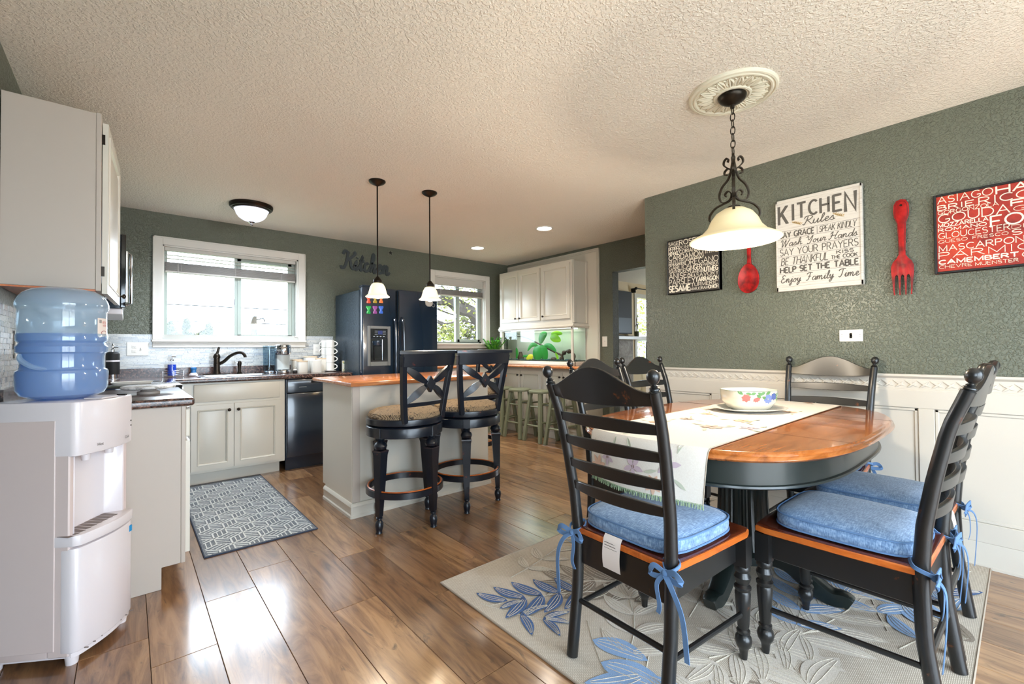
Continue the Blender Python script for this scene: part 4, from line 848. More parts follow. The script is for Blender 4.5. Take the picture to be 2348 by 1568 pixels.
part('gravel_bed', MB().box(AX0+.005, AX1, AY0+.006, AY1-.006, AZ0, AZ0+.012), mat('gravel_bed', (60,70,66), .8), aq, True)
M_drift = wood('driftwood', (38,26,20), (66,46,34), (92,70,52), .6, 0, ns=12)
part('branch', MB().tube(spline([(4.24, 4.86, 1.345), (4.23, 4.6, 1.31), (4.24, 4.35, 1.22), (4.25, 4.1, 1.12), (4.26, 3.93, 1.06)], 6), [.008+.006*i/24 for i in range(25)], 8), M_drift, aq, True)
part('driftwood_arch', MB().tube(spline([(4.24, 3.93, 1.0), (4.24, 3.9, 1.08), (4.25, 3.84, 1.115), (4.26, 3.76, 1.09), (4.25, 3.72, 1.0)], 6), [.022+.01*math.sin(i) for i in range(25)], 9), M_drift, aq, True)
part('driftwood_stump', MB().lathe([(.05, 0), (.045, .05), (.03, .09), (.02, .12)], (4.27, 4.75, AZ0), 9), M_drift, aq, True); part('rock', MB().sphere((4.24, 4.07, 1.01), .045, 9, 6, .6), M_drift, aq, True)
def blade(P, w_, up=(1, 0, 0), n=10):
    """leaf surface along 3D path with half width profile"""
    C = spline(P, n//(len(P)-1)+1); m_ = MB(); L = len(C)-1; U = Vector(up)
    rows = []
    for i, p in enumerate(C):
        t_ = (C[min(i+1, L)]-C[max(i-1, 0)]).normalized(); s_ = t_.cross(U); s_ = s_.normalized() if s_.length > 1e-5 else Vector((0, 1, 0))
        f = i/L; h_ = w_*max(.02, math.sin(PI*min(1, f*.94+.05))**.75); n_ = s_.cross(t_)
        rows.append([p-s_*h_+n_*h_*.18, p-s_*h_*.5+n_*h_*.04, p, p+s_*h_*.5+n_*h_*.04, p+s_*h_+n_*h_*.18])
    v_ = [q for r_ in rows for q in r_]; f_ = [(i*5+j, i*5+j+1, (i+1)*5+j+1, (i+1)*5+j) for i in range(L) for j in range(4)]
    return m_.add(v_, f_)
M_aq1 = mat('aquatic_leaf', (46,150,60), .4, emit=(30,110,40), estr=.0); M_aq2 = mat('aquatic_leaf_lime', (140,206,30), .4); M_aq3 = mat('aquatic_leaf_yellow', (230,224,40), .4)
for P, w_, mt in (([(4.2, 4.36, .99), (4.19, 4.33, 1.1), (4.2, 4.27, 1.19)], .1, M_aq1), ([(4.22, 4.2, .99), (4.2, 4.24, 1.12), (4.2, 4.26, 1.2)], .085, M_aq1), ([(4.21, 4.1, 1.29), (4.2, 4.02, 1.29), (4.2, 3.9, 1.25)], .055, M_aq2), ([(4.22, 4.3, 1.22), (4.21, 4.26, 1.31), (4.21, 4.16, 1.36)], .06, M_aq1),
    ([(4.2, 4.33, 1.2), (4.19, 4.44, 1.2), (4.19, 4.52, 1.12)], .03, M_aq1), ([(4.2, 4.2, 1.2), (4.19, 4.08, 1.18), (4.19, 3.97, 1.11)], .035, M_aq1), ([(4.19, 4.55, .995), (4.18, 4.47, 1.03), (4.18, 4.4, 1.06)], .045, M_aq3), ([(4.19, 4.62, 1.045), (4.19, 4.54, 1.05), (4.19, 4.47, 1.045)], .02, M_aq1),
    ([(4.21, 4.08, 1.345), (4.21, 3.98, 1.35), (4.21, 3.88, 1.34)], .03, M_aq2), ([(4.23, 4.8, 1.0), (4.23, 4.79, 1.09), (4.23, 4.8, 1.17)], .03, M_aq1), ([(4.22, 3.97, 1.0), (4.22, 3.99, 1.05), (4.22, 4.02, 1.1)], .02, M_aq2)): part('leaf', blade(P, w_), mt, aq, True)
aq_l = bpy.data.lights.new('aquarium_lamp', 'AREA'); aq_l.shape = 'RECTANGLE'; aq_l.size = .1; aq_l.size_y = 1.1; aq_l.energy = 1.8; aq_l.color = (.95, 1, .97); o = bpy.data.objects.new('aquarium_lamp', aq_l); COL.objects.link(o); o.location = (4.24, 4.3, 1.395); o.parent = aq; o.location = (4.24-4.27, 0, 1.395-.985)
# potted plant on the counter
pl = thing('potted_plant', 'leafy green potted plant on the far counter', 'plant', (3.98, 5.0, .934))
part('pot', MB().lathe([(.045, 0), (.055, .01), (.07, .09), (.074, .095), (.068, .095), (.06, .06)], n=24), M_ceramic, pl); part('soil', MB().lathe([(.0005, .082), (.066, .084)], n=20, cap0=False), M_joint, pl)
r = random.Random(11)
for k in range(15):
    a = 2*PI*k/15+r.uniform(-.2, .2); sp = r.uniform(.03, .17); hh = r.uniform(.2, .33)-sp*.4
    stem = spline([(0, 0, .08), (sp*.45*math.cos(a), sp*.45*math.sin(a), .08+hh*.55), (sp*math.cos(a), sp*math.sin(a), .08+hh)], 5); st = part('stem', MB().tube(stem, .004, 6), M_leafg, pl)
    for j in range(3, len(stem)):
        c_ = stem[j]
        for s_ in (-1, 1):
            b2 = a+s_*(1.0-.05*j); e = c_+Vector((.055*math.cos(b2), .055*math.sin(b2), .03)); part('leaf', blade([c_, (c_+e)/2+Vector((0,0,.012)), e], .012, (0, 0, 1), 4), M_leafg if (j+k) % 3 else M_leafd, st)
p_ = pix(1107, 797, 1, 4.93); tag(part('red_ornament', MB().sphere((p_.x, 4.93, .966), .03, 12, 8, 1.05).cyl((p_.x, 4.93, .99), (p_.x+.004, 4.93, 1.03), .004), M_red), 'small red ornament on the counter beside the plant', 'ornament')
tag(part('glass_jar', MB().lathe([(.04, 0), (.042, .01), (.042, .24), (.036, .25)], (4.28, 5.12, .936), 20, True, False), M_glass), 'clear tall glass jar in the far corner', 'jar')

# ================================================================== LAMPS
def point(parent, loc, energy, col, rad=.03):
    L = bpy.data.lights.new('bulb_light', 'POINT'); L.energy = energy; L.color = col; L.shadow_soft_size = rad
    o = bpy.data.objects.new('bulb_light', L); COL.objects.link(o); o.parent = parent; o.location = loc; return o
def spot(parent, loc, energy, col, ang=120):
    L = bpy.data.lights.new('downlight', 'SPOT'); L.energy = energy; L.color = col; L.spot_size = math.radians(ang); L.spot_blend = .8; L.shadow_soft_size = .06
    o = bpy.data.objects.new('downlight', L); COL.objects.link(o); o.parent = parent; o.location = loc
WARM = (1.0, .86, .68)
PC = (2.31, .95)
M_med = mat('medallion_plaster', (226,220,200), .7)
md = thing('ceiling_medallion', 'round cream plaster ceiling medallion with leaf relief', 'medallion', (PC[0], PC[1], H))
part('disc', MB().lathe([(.205, 0), (.205, -.008), (.2, -.014), (.192, -.016), (.186, -.012), (.18, -.018), (.172, -.018), (.166, -.01), (.09, -.012), (.086, -.02), (.078, -.022), (.07, -.016), (.0005, -.016)], n=64), M_med, md)
l_ = MB(); 
for s_ in (-1, 1):
    l_.tube([(.09+.07*i/7, s_*.012*math.sin(PI*i/7)+s_*.004, -.013) for i in range(8)], [.002+.006*math.sin(PI*(i+.5)/8) for i in range(8)], 6)
l_.tube([(.088+.078*i/7, 0, -.015) for i in range(8)], [.002+.004*math.sin(PI*(i+.5)/8) for i in range(8)], 6)
l0 = part('leaf_relief', l_, M_med, md)
for k in range(1, 20): c = inst(l0, (0, 0, 0), 360/20*k); c.parent = md
s2 = MB(); s2.tube([(.135+.02*math.cos(a), .014*math.sin(a), -.014) for a in [PI*1.5*i/10 for i in range(11)]], [.004-.0002*i for i in range(11)], 6)
l1 = part('scroll_relief', s2, M_med, md); l1.rotation_euler = (0, 0, math.radians(9))
for k in range(1, 20): c = inst(l1, (0, 0, 0), 9+360/20*k); c.parent = md
pn = thing('pendant_lamp', 'wrought iron scroll pendant with cream bell glass shade over dining table', 'pendant lamp', (PC[0], PC[1], 1.735))
part('canopy', MB().lathe([(.066, .687), (.066, .679), (.058, .665), (.035, .651), (.012, .641), (.01, .625)], n=28), M_bronze, pn)
# chain links
lk = MB().tube([(.011*math.cos(a), 0, .021*math.sin(a)) for a in [2*PI*i/14 for i in range(14)]], .0028, 6, True)
nl = 7; z = .615
for k in range(nl):
    a_ = lk if k == 0 else None
    if k == 0: c0 = part('chain_link', lk, M_iron, pn); c0.location = (0, 0, z)
    else: c = inst(c0, (0, 0, z), 90 if k % 2 else 0); c.parent = pn
    z -= .0345
zt = z+.012
part('stem', MB().lathe([(.006, zt), (.011, zt-.01), (.009, zt-.03), (.014, zt-.06), (.014, zt-.075), (.008, zt-.085), (.008, .13), (.012, .12)], n=14), M_iron, pn)
zb = .125
def scroll(pts): return spline([(p[0], 0, p[1]) for p in pts], 6)
sc_pts = scroll([(.034, .345), (.026, .352), (.022, .338), (.032, .328), (.046, .34), (.044, .362), (.03, .372)][::-1]) 
arm_path = scroll([(.03, .36), (.026, .372), (.034, .382), (.048, .372), (.05, .352), (.03, .33), (.014, .318), (.016, .30), (.03, .27), (.062, .24), (.078, .20), (.066, .165), (.04, .157), (.018, .168), (.012, .195), (.03, .212), (.046, .2), (.04, .186)])
curl = scroll([(.012, .318), (.03, .326), (.046, .316), (.046, .3), (.034, .296)])
low = scroll([(.012, .17), (.03, .158), (.06, .152), (.1, .142), (.13, .115), (.135, .09), (.128, .078)])
ribsec = [(-1, -.45), (1, -.45), (1, .45), (-1, .45)]
m = MB()
for P in (arm_path, curl, low): m.tube(P, .0062, sec=ribsec, up=(0, 1, 0))
a0 = part('scroll_arm', m, M_iron, pn)
for k in (1, 2): c = inst(a0, (0, 0, 0), 120*k-38); c.parent = pn
a0.rotation_euler = (0, 0, math.radians(-38))
sh = [(.026, .118), (.05, .112), (.085, .09), (.108, .058), (.125, .02), (.155, -.012), (.19, -.03), (.208, -.04), (.212, -.047), (.208, -.05)]
part('glass_shade', MB().lathe(sh+[(r_-.006, z_-.003) for r_, z_ in sh[::-1] if r_ < .209], n=56, cap0=False, cap1=False), M_shade, pn)
part('socket', MB().lathe([(.03, .125), (.03, .11), (.02, .1), (.018, .05)], n=18), M_bronze, pn)
part('bulb', MB().lathe([(.013, .06), (.02, .04), (.03, .012), (.031, -.006), (.024, -.022), (.01, -.03), (.0005, -.031)], n=20), M_bulb, pn)
point(pn, (0, 0, -.25), 22, WARM, .05)
def bar_pendant(label, x, y, zs):
    t_ = thing('bar_pendant_lamp', label, 'pendant lamp', (x, y, zs), group='pendant lamps over the island')
    top = H-zs
    part('canopy', MB().lathe([(.062, top), (.062, top-.008), (.05, top-.02), (.02, top-.034), (.008, top-.04)], n=26), M_bronze, t_)
    part('rod', MB().cyl((0, 0, .15), (0, 0, top-.03), .0055, n=10), M_bronze, t_)
    part('cap', MB().lathe([(.006, .155), (.012, .15), (.03, .128), (.034, .12), (.034, .108), (.03, .106), (.03, .1)], n=20), M_bronze, t_)
    pr_ = [(.03, .102), (.042, .096), (.056, .07), (.064, .04), (.07, .018), (.084, .004), (.09, 0), (.088, -.003)]
    part('glass_shade', MB().lathe(pr_+[(r_-.004, z_-.003) for r_, z_ in pr_[::-1] if r_ < .088], n=36, cap0=False, cap1=False), M_barshade, t_)
    part('bulb', MB().lathe([(.012, .06), (.022, .03), (.028, .008), (.02, -.012), (.0005, -.018)], n=16), M_bulb, t_)
    point(t_, (0, 0, -.05), 11, WARM, .04); return t_
bar_pendant('left bell shaped glass pendant lamp over the island', 1.431, 3.213, 1.557); bar_pendant('right bell shaped glass pendant lamp over the island', 1.864, 3.176, 1.56)
fl = thing('flush_light', 'bronze rimmed flush ceiling light with frosted glass bowl', 'ceiling light', (.819, 4.46, H))
part('pan', MB().lathe([(.17, 0), (.17, -.012), (.165, -.018), (.168, -.024), (.16, -.034), (.15, -.036), (.146, -.044), (.135, -.046)], n=44), M_bronze, fl)
part('glass_bowl', MB().lathe([(.14, -.04), (.132, -.05), (.125, -.062), (.118, -.085), (.1, -.11), (.07, -.132), (.03, -.146), (.0005, -.15)], n=40, cap1=False, cap0=False), M_flush, fl)
part('finial', MB().lathe([(.026, -.142), (.028, -.15), (.02, -.158), (.012, -.162), (.014, -.172), (.006, -.182), (.0005, -.184)], n=16), M_chrome, fl)
spot(fl, (0, 0, -.19), 85, (.78, .88, 1.0), 165)
def can_light(label, x, y):
    t_ = thing('recessed_light', label, 'ceiling light', (x, y, H), group='recessed ceiling lights')
    part('trim_ring', MB().lathe([(.098, 0), (.098, -.004), (.09, -.01), (.08, -.008), (.076, 0)], n=36, cap0=False, cap1=False), M_trim, t_)
    part('lens', MB().lathe([(.078, -.002), (.0005, -.004)], n=30, cap0=False), M_can, t_); spot(t_, (0, 0, -.02), 60, (1, .9, .76))
can_light('recessed ceiling light nearest the far window', 3.353, 4.534); can_light('recessed ceiling light nearest the doorway', 3.361, 3.345)

# ================================================================== DINING
M_rug = mat('rug_base', (190,180,164), .95); t = NT(M_rug); v = t.coords('Object')
bk = t.n('ShaderNodeTexBrick', Scale=1.0); bk.inputs['Brick Width'].default_value = .012; bk.inputs['Row Height'].default_value = .005; bk.inputs['Mortar Size'].default_value = .0012
bk.inputs['Color1'].default_value = lin((222,212,196)); bk.inputs['Color2'].default_value = lin((206,194,176)); bk.inputs['Mortar'].default_value = lin((164,152,136)); t.l(v, bk.inputs['Vector'])
k = t.ramp(t.noise(v, 3.0, 3), [(.45, 0.0), (.6, 1.0)]); t.col(t.mix(k, bk.outputs['Color'], (206,198,184))); t.l(t.mix(.35, bk.outputs['Color'], t.mix(k, bk.outputs['Color'], (206,198,184))), t.b.inputs['Base Color'])
def leafmat(name, c, c2):
    m_ = mat(name, c, .95); t = NT(m_); v = t.coords('Object'); bk = t.noise(v, 320, 2)
    t.col(t.ramp(bk, [(.35, c2), (.6, c)])); return m_
ML = [leafmat('rug_leaf_navy', (84,112,158), (58,84,130)), leafmat('rug_leaf_blue', (150,178,212), (118,150,192)), leafmat('rug_leaf_cream', (216,208,196), (190,180,166)), leafmat('rug_leaf_taupe', (150,138,124), (120,108,96)), leafmat('rug_vein', (196,188,172), (160,148,132))]
RX0, RX1, RY0, RY1 = 1.165, 3.335, .135, 1.895
rg = tag(thing('area_rug', 'beige area rug with blue leaf pattern under the dining table', 'rug', (2.25, 1.0, 0)), 'beige area rug with blue leaf pattern under the dining table', 'rug')
part('field', MB().box(RX0, RX1, RY0, RY1, .001, .009), M_rug, rg, True, bevel=.003)
part('border', MB().tube([(RX0, RY0, .006), (RX1, RY0, .006), (RX1, RY1, .006), (RX0, RY1, .006)], .0055, 6, True), mat('rug_binding', (170,156,140), .9), rg, True)
LZ = [0]
def rug_leaf(mb, vn, x, y, a, L, w_, z=.0095, veins=True):
    LZ[0] += 1; z += .000012*LZ[0]
    n = 10; ca, sa = math.cos(a), math.sin(a); lo = []; hi = []
    for i in range(n+1):
        f = i/n; h_ = w_*math.sin(PI*f**.85)**.8 if 0 < f < 1 else 0; px, py = L*f, .06*L*math.sin(PI*f)
        lo.append((x+ca*px-sa*(py-h_), y+sa*px+ca*(py-h_))); hi.append((x+ca*px-sa*(py+h_), y+sa*px+ca*(py+h_)))
    if not all(RX0+.01 < p[0] < RX1-.01 and RY0+.01 < p[1] < RY1-.01 for p in lo+hi): return
    P = lo+hi[::-1][1:-1]; o_ = len(mb.v); mb.add([(a_, b_, z+.001) for a_, b_ in P], [tuple(range(len(P)))])
    if veins:
        for s_ in (-.45, 0, .45):
            Q = []
            for i in range(1, n):
                f = i/n; h_ = w_*math.sin(PI*f**.85)**.8*s_; px, py = L*f, .06*L*math.sin(PI*f)+h_; Q.append((x+ca*px-sa*py, y+sa*px+ca*py, z+.0012))
            vn.tube(Q, .0016, 4)
r = random.Random(21)
def frond(x, y, a, L, n, ll, lw, mi, curve=.5):
    mb = MB(); vn = MB(); px, py = x, y; st = [(px, py, .0095)]
    for i in range(n):
        aa = a+curve*i/n; px += L/n*math.cos(aa); py += L/n*math.sin(aa)
        if RX0+.02 < px < RX1-.02 and RY0+.02 < py < RY1-.02: st.append((px, py, .0095))
        f = 1-.45*abs(i/n-.35)
        for s_ in (-1, 1): rug_leaf(mb, vn, px, py, aa+s_*(1.0-.4*i/n), ll*f, lw*f)
    rug_leaf(mb, vn, px, py, a+curve, ll*.8, lw*.8)
    if len(mb.v) == 0: return
    part('leaf_motif', mb, ML[mi], rg, True); vn.tube(st, .003, 4); part('vein_lines', vn, ML[4], rg, True)
FR = ((1.66, 1.34, 2.5, .5, 6, .19, .033, 0, .35), (1.46, 1.22, -2.3, .5, 4, .26, .06, 1, .3), (1.20, 1.62, -1.2, .3, 3, .15, .022, 0, .2), (1.50, .95, -2.7, .6, 4, .26, .055, 1, -.5), (1.95, 1.55, .9, .7, 5, .2, .035, 1, .5), (2.0, 1.1, 2.2, .5, 5, .26, .045, 3, .3), (1.62, .78, -.5, .8, 6, .26, .045, 2, .4),
           (2.12, .55, 2.6, .55, 5, .22, .04, 2, .4), (2.3, .38, .4, .7, 5, .24, .045, 1, -.3), (1.9, .2, 2.6, .8, 5, .26, .045, 2, -.6), (2.6, .2, .2, .6, 5, .2, .035, 0, .4), (2.9, .75, -1.2, .8, 5, .22, .04, 2, .5), (3.0, 1.3, -1.9, .8, 6, .22, .04, 1, .3), (2.5, 1.5, .3, .7, 5, .2, .04, 3, -.3), (1.35, .2, .6, .8, 5, .25, .05, 2, .3), (1.7, -.1, .2, .8, 5, .25, .05, 3, .3), (2.4, .0, 0, .8, 5, .22, .04, 2, -.3), (1.45, 1.7, .1, .5, 4, .16, .03, 2, .3), (1.75, .5, 2.9, .5, 4, .22, .04, 3, .3), (2.45, .62, -.5, .6, 5, .2, .035, 1, .2), (1.3, .95, .3, .5, 4, .2, .035, 2, .6), (1.22, .75, -1.3, .4, 4, .2, .045, 1, .3), (1.8, .95, .2, .5, 4, .2, .035, 2, .4), (1.9, 1.75, -.3, .6, 4, .16, .03, 3, .3), (2.7, .45, -.2, .5, 4, .18, .03, 1, .3), (2.0, .70, -.4, .5, 4, .2, .035, 2, .3))
for ar in sorted(FR+((1.95, .62, .1, .5, 4, .2, .04, 1, .3), (1.35, .85, -1.9, .4, 4, .22, .045, 1, .2), (2.2, .33, -.3, .5, 4, .2, .04, 1, .2)), key=lambda a_: -a_[7]): frond(*ar)
# kitchen mat
M_mat = mat('mat_grey', (112,116,122), .95); t = NT(M_mat); v = t.coords('Object'); t.col(t.ramp(t.noise(v, 150, 3), [(.35, (84,88,94)), (.65, (140,144,148))]))
km_ = tag(thing('kitchen_mat', 'grey kitchen mat with white geometric lattice before the sink', 'rug', (.62, 3.9, 0)), 'grey kitchen mat with white geometric lattice before the sink', 'rug')
KX0, KX1, KY0, KY1 = .325, .925, 3.0, 4.66
part('field', MB().box(KX0, KX1, KY0, KY1, .001, .008), M_mat, km_, True, bevel=.003); part('binding', MB().tube([(KX0, KY0, .005), (KX1, KY0, .005), (KX1, KY1, .005), (KX0, KY1, .005)], .0045, 6, True), mat('mat_binding', (54,62,78), .9), km_, True)
ln = MB(); cw, ch = .15, .2
def seg(x0, y0, x1, y1, r_=.0045):
    # clip to the mat
    N = 12; pts = [(x0+(x1-x0)*i/N, y0+(y1-y0)*i/N) for i in range(N+1)]; pts = [p for p in pts if KX0+.012 < p[0] < KX1-.012 and KY0+.012 < p[1] < KY1-.012]
    if len(pts) > 1:
        d = Vector((pts[-1][0]-pts[0][0], pts[-1][1]-pts[0][1])).normalized(); n_ = Vector((-d.y, d.x))*r_; a_, b_ = Vector(pts[0]), Vector(pts[-1])
        ln.prism([tuple(a_-n_), tuple(b_-n_), tuple(b_+n_), tuple(a_+n_)], 'z', .0078, .0098)
for i in range(-1, 6):
    for j in range(-1, 11):
        x = KX0+i*cw+(cw/2 if j % 2 else 0); y = KY0+j*ch*.75
        P = [(x, y+ch/2), (x+cw/2, y+ch/4), (x+cw/2, y-ch/4), (x, y-ch/2), (x-cw/2, y-ch/4), (x-cw/2, y+ch/4)]
        for q in range(3): seg(*P[q], *P[q+1])
        for (a_, b_) in ((P[0], P[5]), (P[1], P[2])): pass
        for q in (0, 2, 4): seg(x, y, *P[q], .004)
        for s_ in (.35, .68):
            for q in (0, 2, 4):
                e = P[q]; f = P[(q+1) % 6]; seg(x+(e[0]-x)*s_, y+(e[1]-y)*s_, (x+(e[0]-x)*s_)+(f[0]-e[0])*.86, (y+(e[1]-y)*s_)+(f[1]-e[1])*.86, .0028)
part('lattice', ln, mat('mat_white', (214,214,210), .95), km_, True, smooth=0)

# ---- table
TC = (2.345, .945); TA, TBh, TN, TZ = .868, .557, 2.9, .80
def sup(a, b_, n=72, e=TN): return [(a*math.copysign(abs(math.cos(t_))**(2/e), math.cos(t_)), b_*math.copysign(abs(math.sin(t_))**(2/e), math.sin(t_))) for t_ in [2*PI*i/n for i in range(n)]]
tb = thing('dining_table', 'oval pedestal dining table with brown wood top and black base', 'table', (TC[0], TC[1], 0))
R = []
for o, z in ((-.03, TZ-.036), (-.008, TZ-.034), (0, TZ-.026), (-.003, TZ-.018), (-.012, TZ-.014), (-.01, TZ-.006), (-.016, TZ-.001), (-.022, TZ)): R.append([(x, y, z) for x, y in sup(TA+o, TBh+o)])
tt = part('tabletop', MB().rings(R), M_table, tb, smooth=50)
for x in (-.36, .36): part('leaf_seam', MB().box(x-.0012, x+.0012, -.535, .535, TZ-.0005, TZ+.0004), M_joint, tt)
for y in (-.2, .22): part('board_seam', MB().box(-.8, .8, y-.0008, y+.0008, TZ-.0005, TZ+.0003), M_seatwood, tt)
part('apron', MB().rings([[(x, y, z) for x, y in sup(TA-.06+o, TBh-.06+o)] for o, z in ((0, TZ-.036), (0, TZ-.125), (.008, TZ-.128), (.01, TZ-.135), (.004, TZ-.14), (-.02, TZ-.14))]), M_apron, tb, smooth=50)
n = 96; cp_ = [(.135, .17), (.13, .2), (.118, .3), (.112, .42), (.116, .55), (.13, .645)]
part('pedestal', MB().rings([[(r_*(1-.07*(math.cos(24*2*PI*j/n) > .0)*1)*math.cos(2*PI*j/n), r_*(1-.07*(math.cos(24*2*PI*j/n) > 0))*math.sin(2*PI*j/n), z_) for j in range(n)] for r_, z_ in cp_]), M_apron, tb, smooth=25)
part('collar', MB().lathe([(.14, .645), (.15, .65), (.15, .66)], n=40).lathe([(.15, .12), (.155, .13), (.155, .16), (.14, .172)], n=40), M_apron, tb)
part('support_frame', MB().box(-.55, .55, -.3, -.24, .63, .665).box(-.55, .55, .24, .3, .63, .665).box(-.06, .06, -.3, .3, .63, .665), M_apron, tb)
ft = MB(); FP = spline([(.11, 0, .15), (.2, 0, .14), (.29, 0, .075), (.36, 0, .04), (.41, 0, .045), (.435, 0, .035)], 5)
ft.tube(FP, [.05-.022*i/(len(FP)-1) for i in range(len(FP))], sec=[(-.9, -.75), (-.6, -.95), (.6, -.95), (.9, -.75), (.9, .75), (.6, .95), (-.6, .95), (-.9, .75)], up=(0, 1, 0))
ft.v = [Vector((p.x, p.y, max(p.z, .0105))) for p in ft.v]
f0 = part('pedestal_foot', ft, M_apron, tb, smooth=40)
for k in range(4):
    c = f0 if k == 0 else inst(f0, (0, 0, 0), 90*k)
    c.parent = tb; c.rotation_euler = (0, 0, math.radians(90*k+4))
# runner
M_run = mat('runner_linen', (222,214,202), .9); t = NT(M_run); v = t.coords('Object'); k = t.noise(v, 220, 2)
t.col(t.ramp(k, [(.3, (222,214,203)), (.7, (229,223,213))]))
rn = thing('table_runner', 'cream floral table runner with green fringe draped along the table', 'table runner', (TC[0], TC[1], TZ))
RY = (-.232, .29)
def rpath(s_):  # s from left hem to right hem, local coords
    L0 = .19; fl_ = 2*TA-.02
    if s_ < L0: q = (L0-s_); return (-TA-.004-.02*math.sin(q*5), -q)
    if s_ < L0+fl_: return (-TA+(s_-L0), .0035)
    q = s_-L0-fl_; return (TA-.016, -q)
Ltot = .19+2*TA-.02+.0
def rpt(u, v_):
    s_ = u*Ltot; x, z = rpath(s_); y = RY[0]+(RY[1]-RY[0])*v_
    if s_ < .19:
        q = .19-s_; e = q/.19; x = x-.012*math.sin(y*14+1)*e-.004; y = y*(1-.06*e)
        # follow the curved table end
        xe = -TA*(max(0, 1-abs(y/TBh)**TN))**(1/TN); x += (xe+TA)
        if e < .2: x += .012*(1-e/.2); z = -.038*(e/.2)**1.5+.0035*(1-e/.2)
    else:
        xe = -TA*(max(0, 1-abs(y/TBh)**TN))**(1/TN)
        f = (s_-.19)/(Ltot-.19); x = (xe+.01)*(1-f)+(TA-.01-.0*f)*f if True else x
        xr = TA*(max(0, 1-abs(y/TBh)**TN))**(1/TN); x = (xe+.012)*(1-f)+(xr-.012)*f
    return (x, y, z+.001)
cl = part('cloth', MB().grid(rpt, 110, 24), M_run, rn, thick=.0016)
part('hem', MB().tube([rpt(i/110, 0) for i in range(111)], .0018, 5).tube([rpt(i/110, 1) for i in range(111)], .0018, 5), mat('runner_hem', (170,158,140), .9), cl)
fr = MB(); r = random.Random(4)
for i in range(150):
    p = Vector(rpt(0, i/149)); fr.cyl((p.x, p.y, p.z+.004), (p.x+r.uniform(-.006, .006), p.y+r.uniform(-.004, .004), p.z-.014), .0014, n=4)
o = part('fringe', fr, mat('fringe_green', (150,170,136), .9), cl); o['kind'] = 'stuff'
# printed flowers: thin flat shapes following the cloth
def decal(u, v_, fn, mt, nm):
    """fn -> list of 2D loops (metres along the cloth, across)"""
    m_ = MB()
    for lp in fn:
        P = [Vector(rpt(min(1, max(0, u+a/Ltot)), min(1, max(0, v_+b_/(RY[1]-RY[0]))))) for a, b_ in lp]
        nrm = Vector((0, 0, 1)) if u*Ltot > .2 else Vector((-1, 0, 0)); P = [p+nrm*.0022 for p in P]; m_.add(P, [tuple(range(len(P)))])
    return part(nm, m_, mt, cl, smooth=0)
def petal(a, L, w_, ox=0, oy=0): return [(ox+L*f*math.cos(a)-w_*math.sin(PI*f)*s_*math.sin(a), oy+L*f*math.sin(a)+w_*math.sin(PI*f)*s_*math.cos(a)) for s_, fs in ((1, [.02, .2, .4, .6, .8, .98]), (-1, [.98, .8, .6, .4, .2, .02])) for f in fs]
M_f1 = mat('print_mauve', (198,178,188), .9); M_f2 = mat('print_taupe', (186,170,160), .9); M_f3 = mat('print_green', (186,190,170), .9); M_f4 = mat('print_brown', (120,96,80), .9); M_f5 = mat('print_peach', (216,180,156), .9)
fl_ = [(.09, .52, 'm'), (.30, .62, 't'), (.1, .78, 'm'), (.12, .25, 'm'), (.05, .9, 'p'), (.04, .35, 'p'), (.55, .8, 'p'), (.62, .35, 't'), (.75, .7, 't'), (.88, .3, 'p'), (.98, .72, 'p'), (1.15, .85, 't'), (.7, .12, 'm'), (1.35, .2, 'p'), (1.55, .75, 't'), (1.85, .3, 'p'), (1.75, .8, 'm'), (2.0, .6, 't')]
for s_, v_, kd in fl_:
    u = s_/Ltot; n_ = 7 if kd != 'm' else 5; L_ = r.uniform(.03, .055)
    if v_ < .3 and s_ < .5: L_ = .05
    a0_ = r.uniform(0, 6)
    decal(u, v_, [petal(a0_+2*PI*k/n_, L_, L_*.22) for k in range(n_)], {'m': M_f1, 't': M_f2, 'p': M_f5}[kd], 'printed_flower')
    decal(u, v_, [[(.007*math.cos(2*PI*k/8+a_), .007*math.sin(2*PI*k/8+a_)) for k in range(8)] for a_ in (0,)], M_f4, 'flower_centre')
    for k in range(3): decal(u, v_, [petal(a0_+.5+1.9*k, L_*1.2, L_*.14, .05*math.cos(a0_+2*k), .05*math.sin(a0_+2*k))], M_f3, 'printed_leaf')
# bowl and plate
pc = Vector((2.54, .985)); 
pt = thing('serving_plate', 'white oval plate under the floral bowl', 'plate', (pc.x, pc.y, TZ+.006)); pt.rotation_euler = (0, 0, math.radians(-38))
PS = lambda a, b_, e=2.3: sup(a, b_, 48, e)
part('plate', MB().rings([[(x, y, z) for x, y in PS(.11*s_, .085*s_)] for s_, z in ((.9, 0), (1.2, .008), (1.72, .02), (1.74, .022), (1.7, .0225), (1.2, .012), (.9, .006))]), M_ceramic, pt)
M_bowl = mat('bowl_cream', (212,209,194), .2, coat=.4)
bw = thing('floral_bowl', 'cream square sided bowl painted with pink and blue flowers', 'bowl', (pc.x, pc.y, TZ+.014)); bw.rotation_euler = (0, 0, math.radians(-38))
def bpt(k, zf, o=0):  # on the outer wall
    pass
br = [(.082, .0), (.1, .012), (.125, .045), (.133, .085), (.134, .107), (.130, .1085), (.127, .085), (.118, .045), (.095, .016), (.01, .010)]
part('bowl', MB().rings([[(x, y, z) for x, y in sup(r_, r_*.8, 64, 3.0)] for r_, z in br]), M_bowl, bw)
part('rim_line', MB().tube([(x, y, .107) for x, y in sup(.134, .1072, 64, 3.0)], .0013, 5, True), mat('rim_green', (110,124,110), .4), bw)
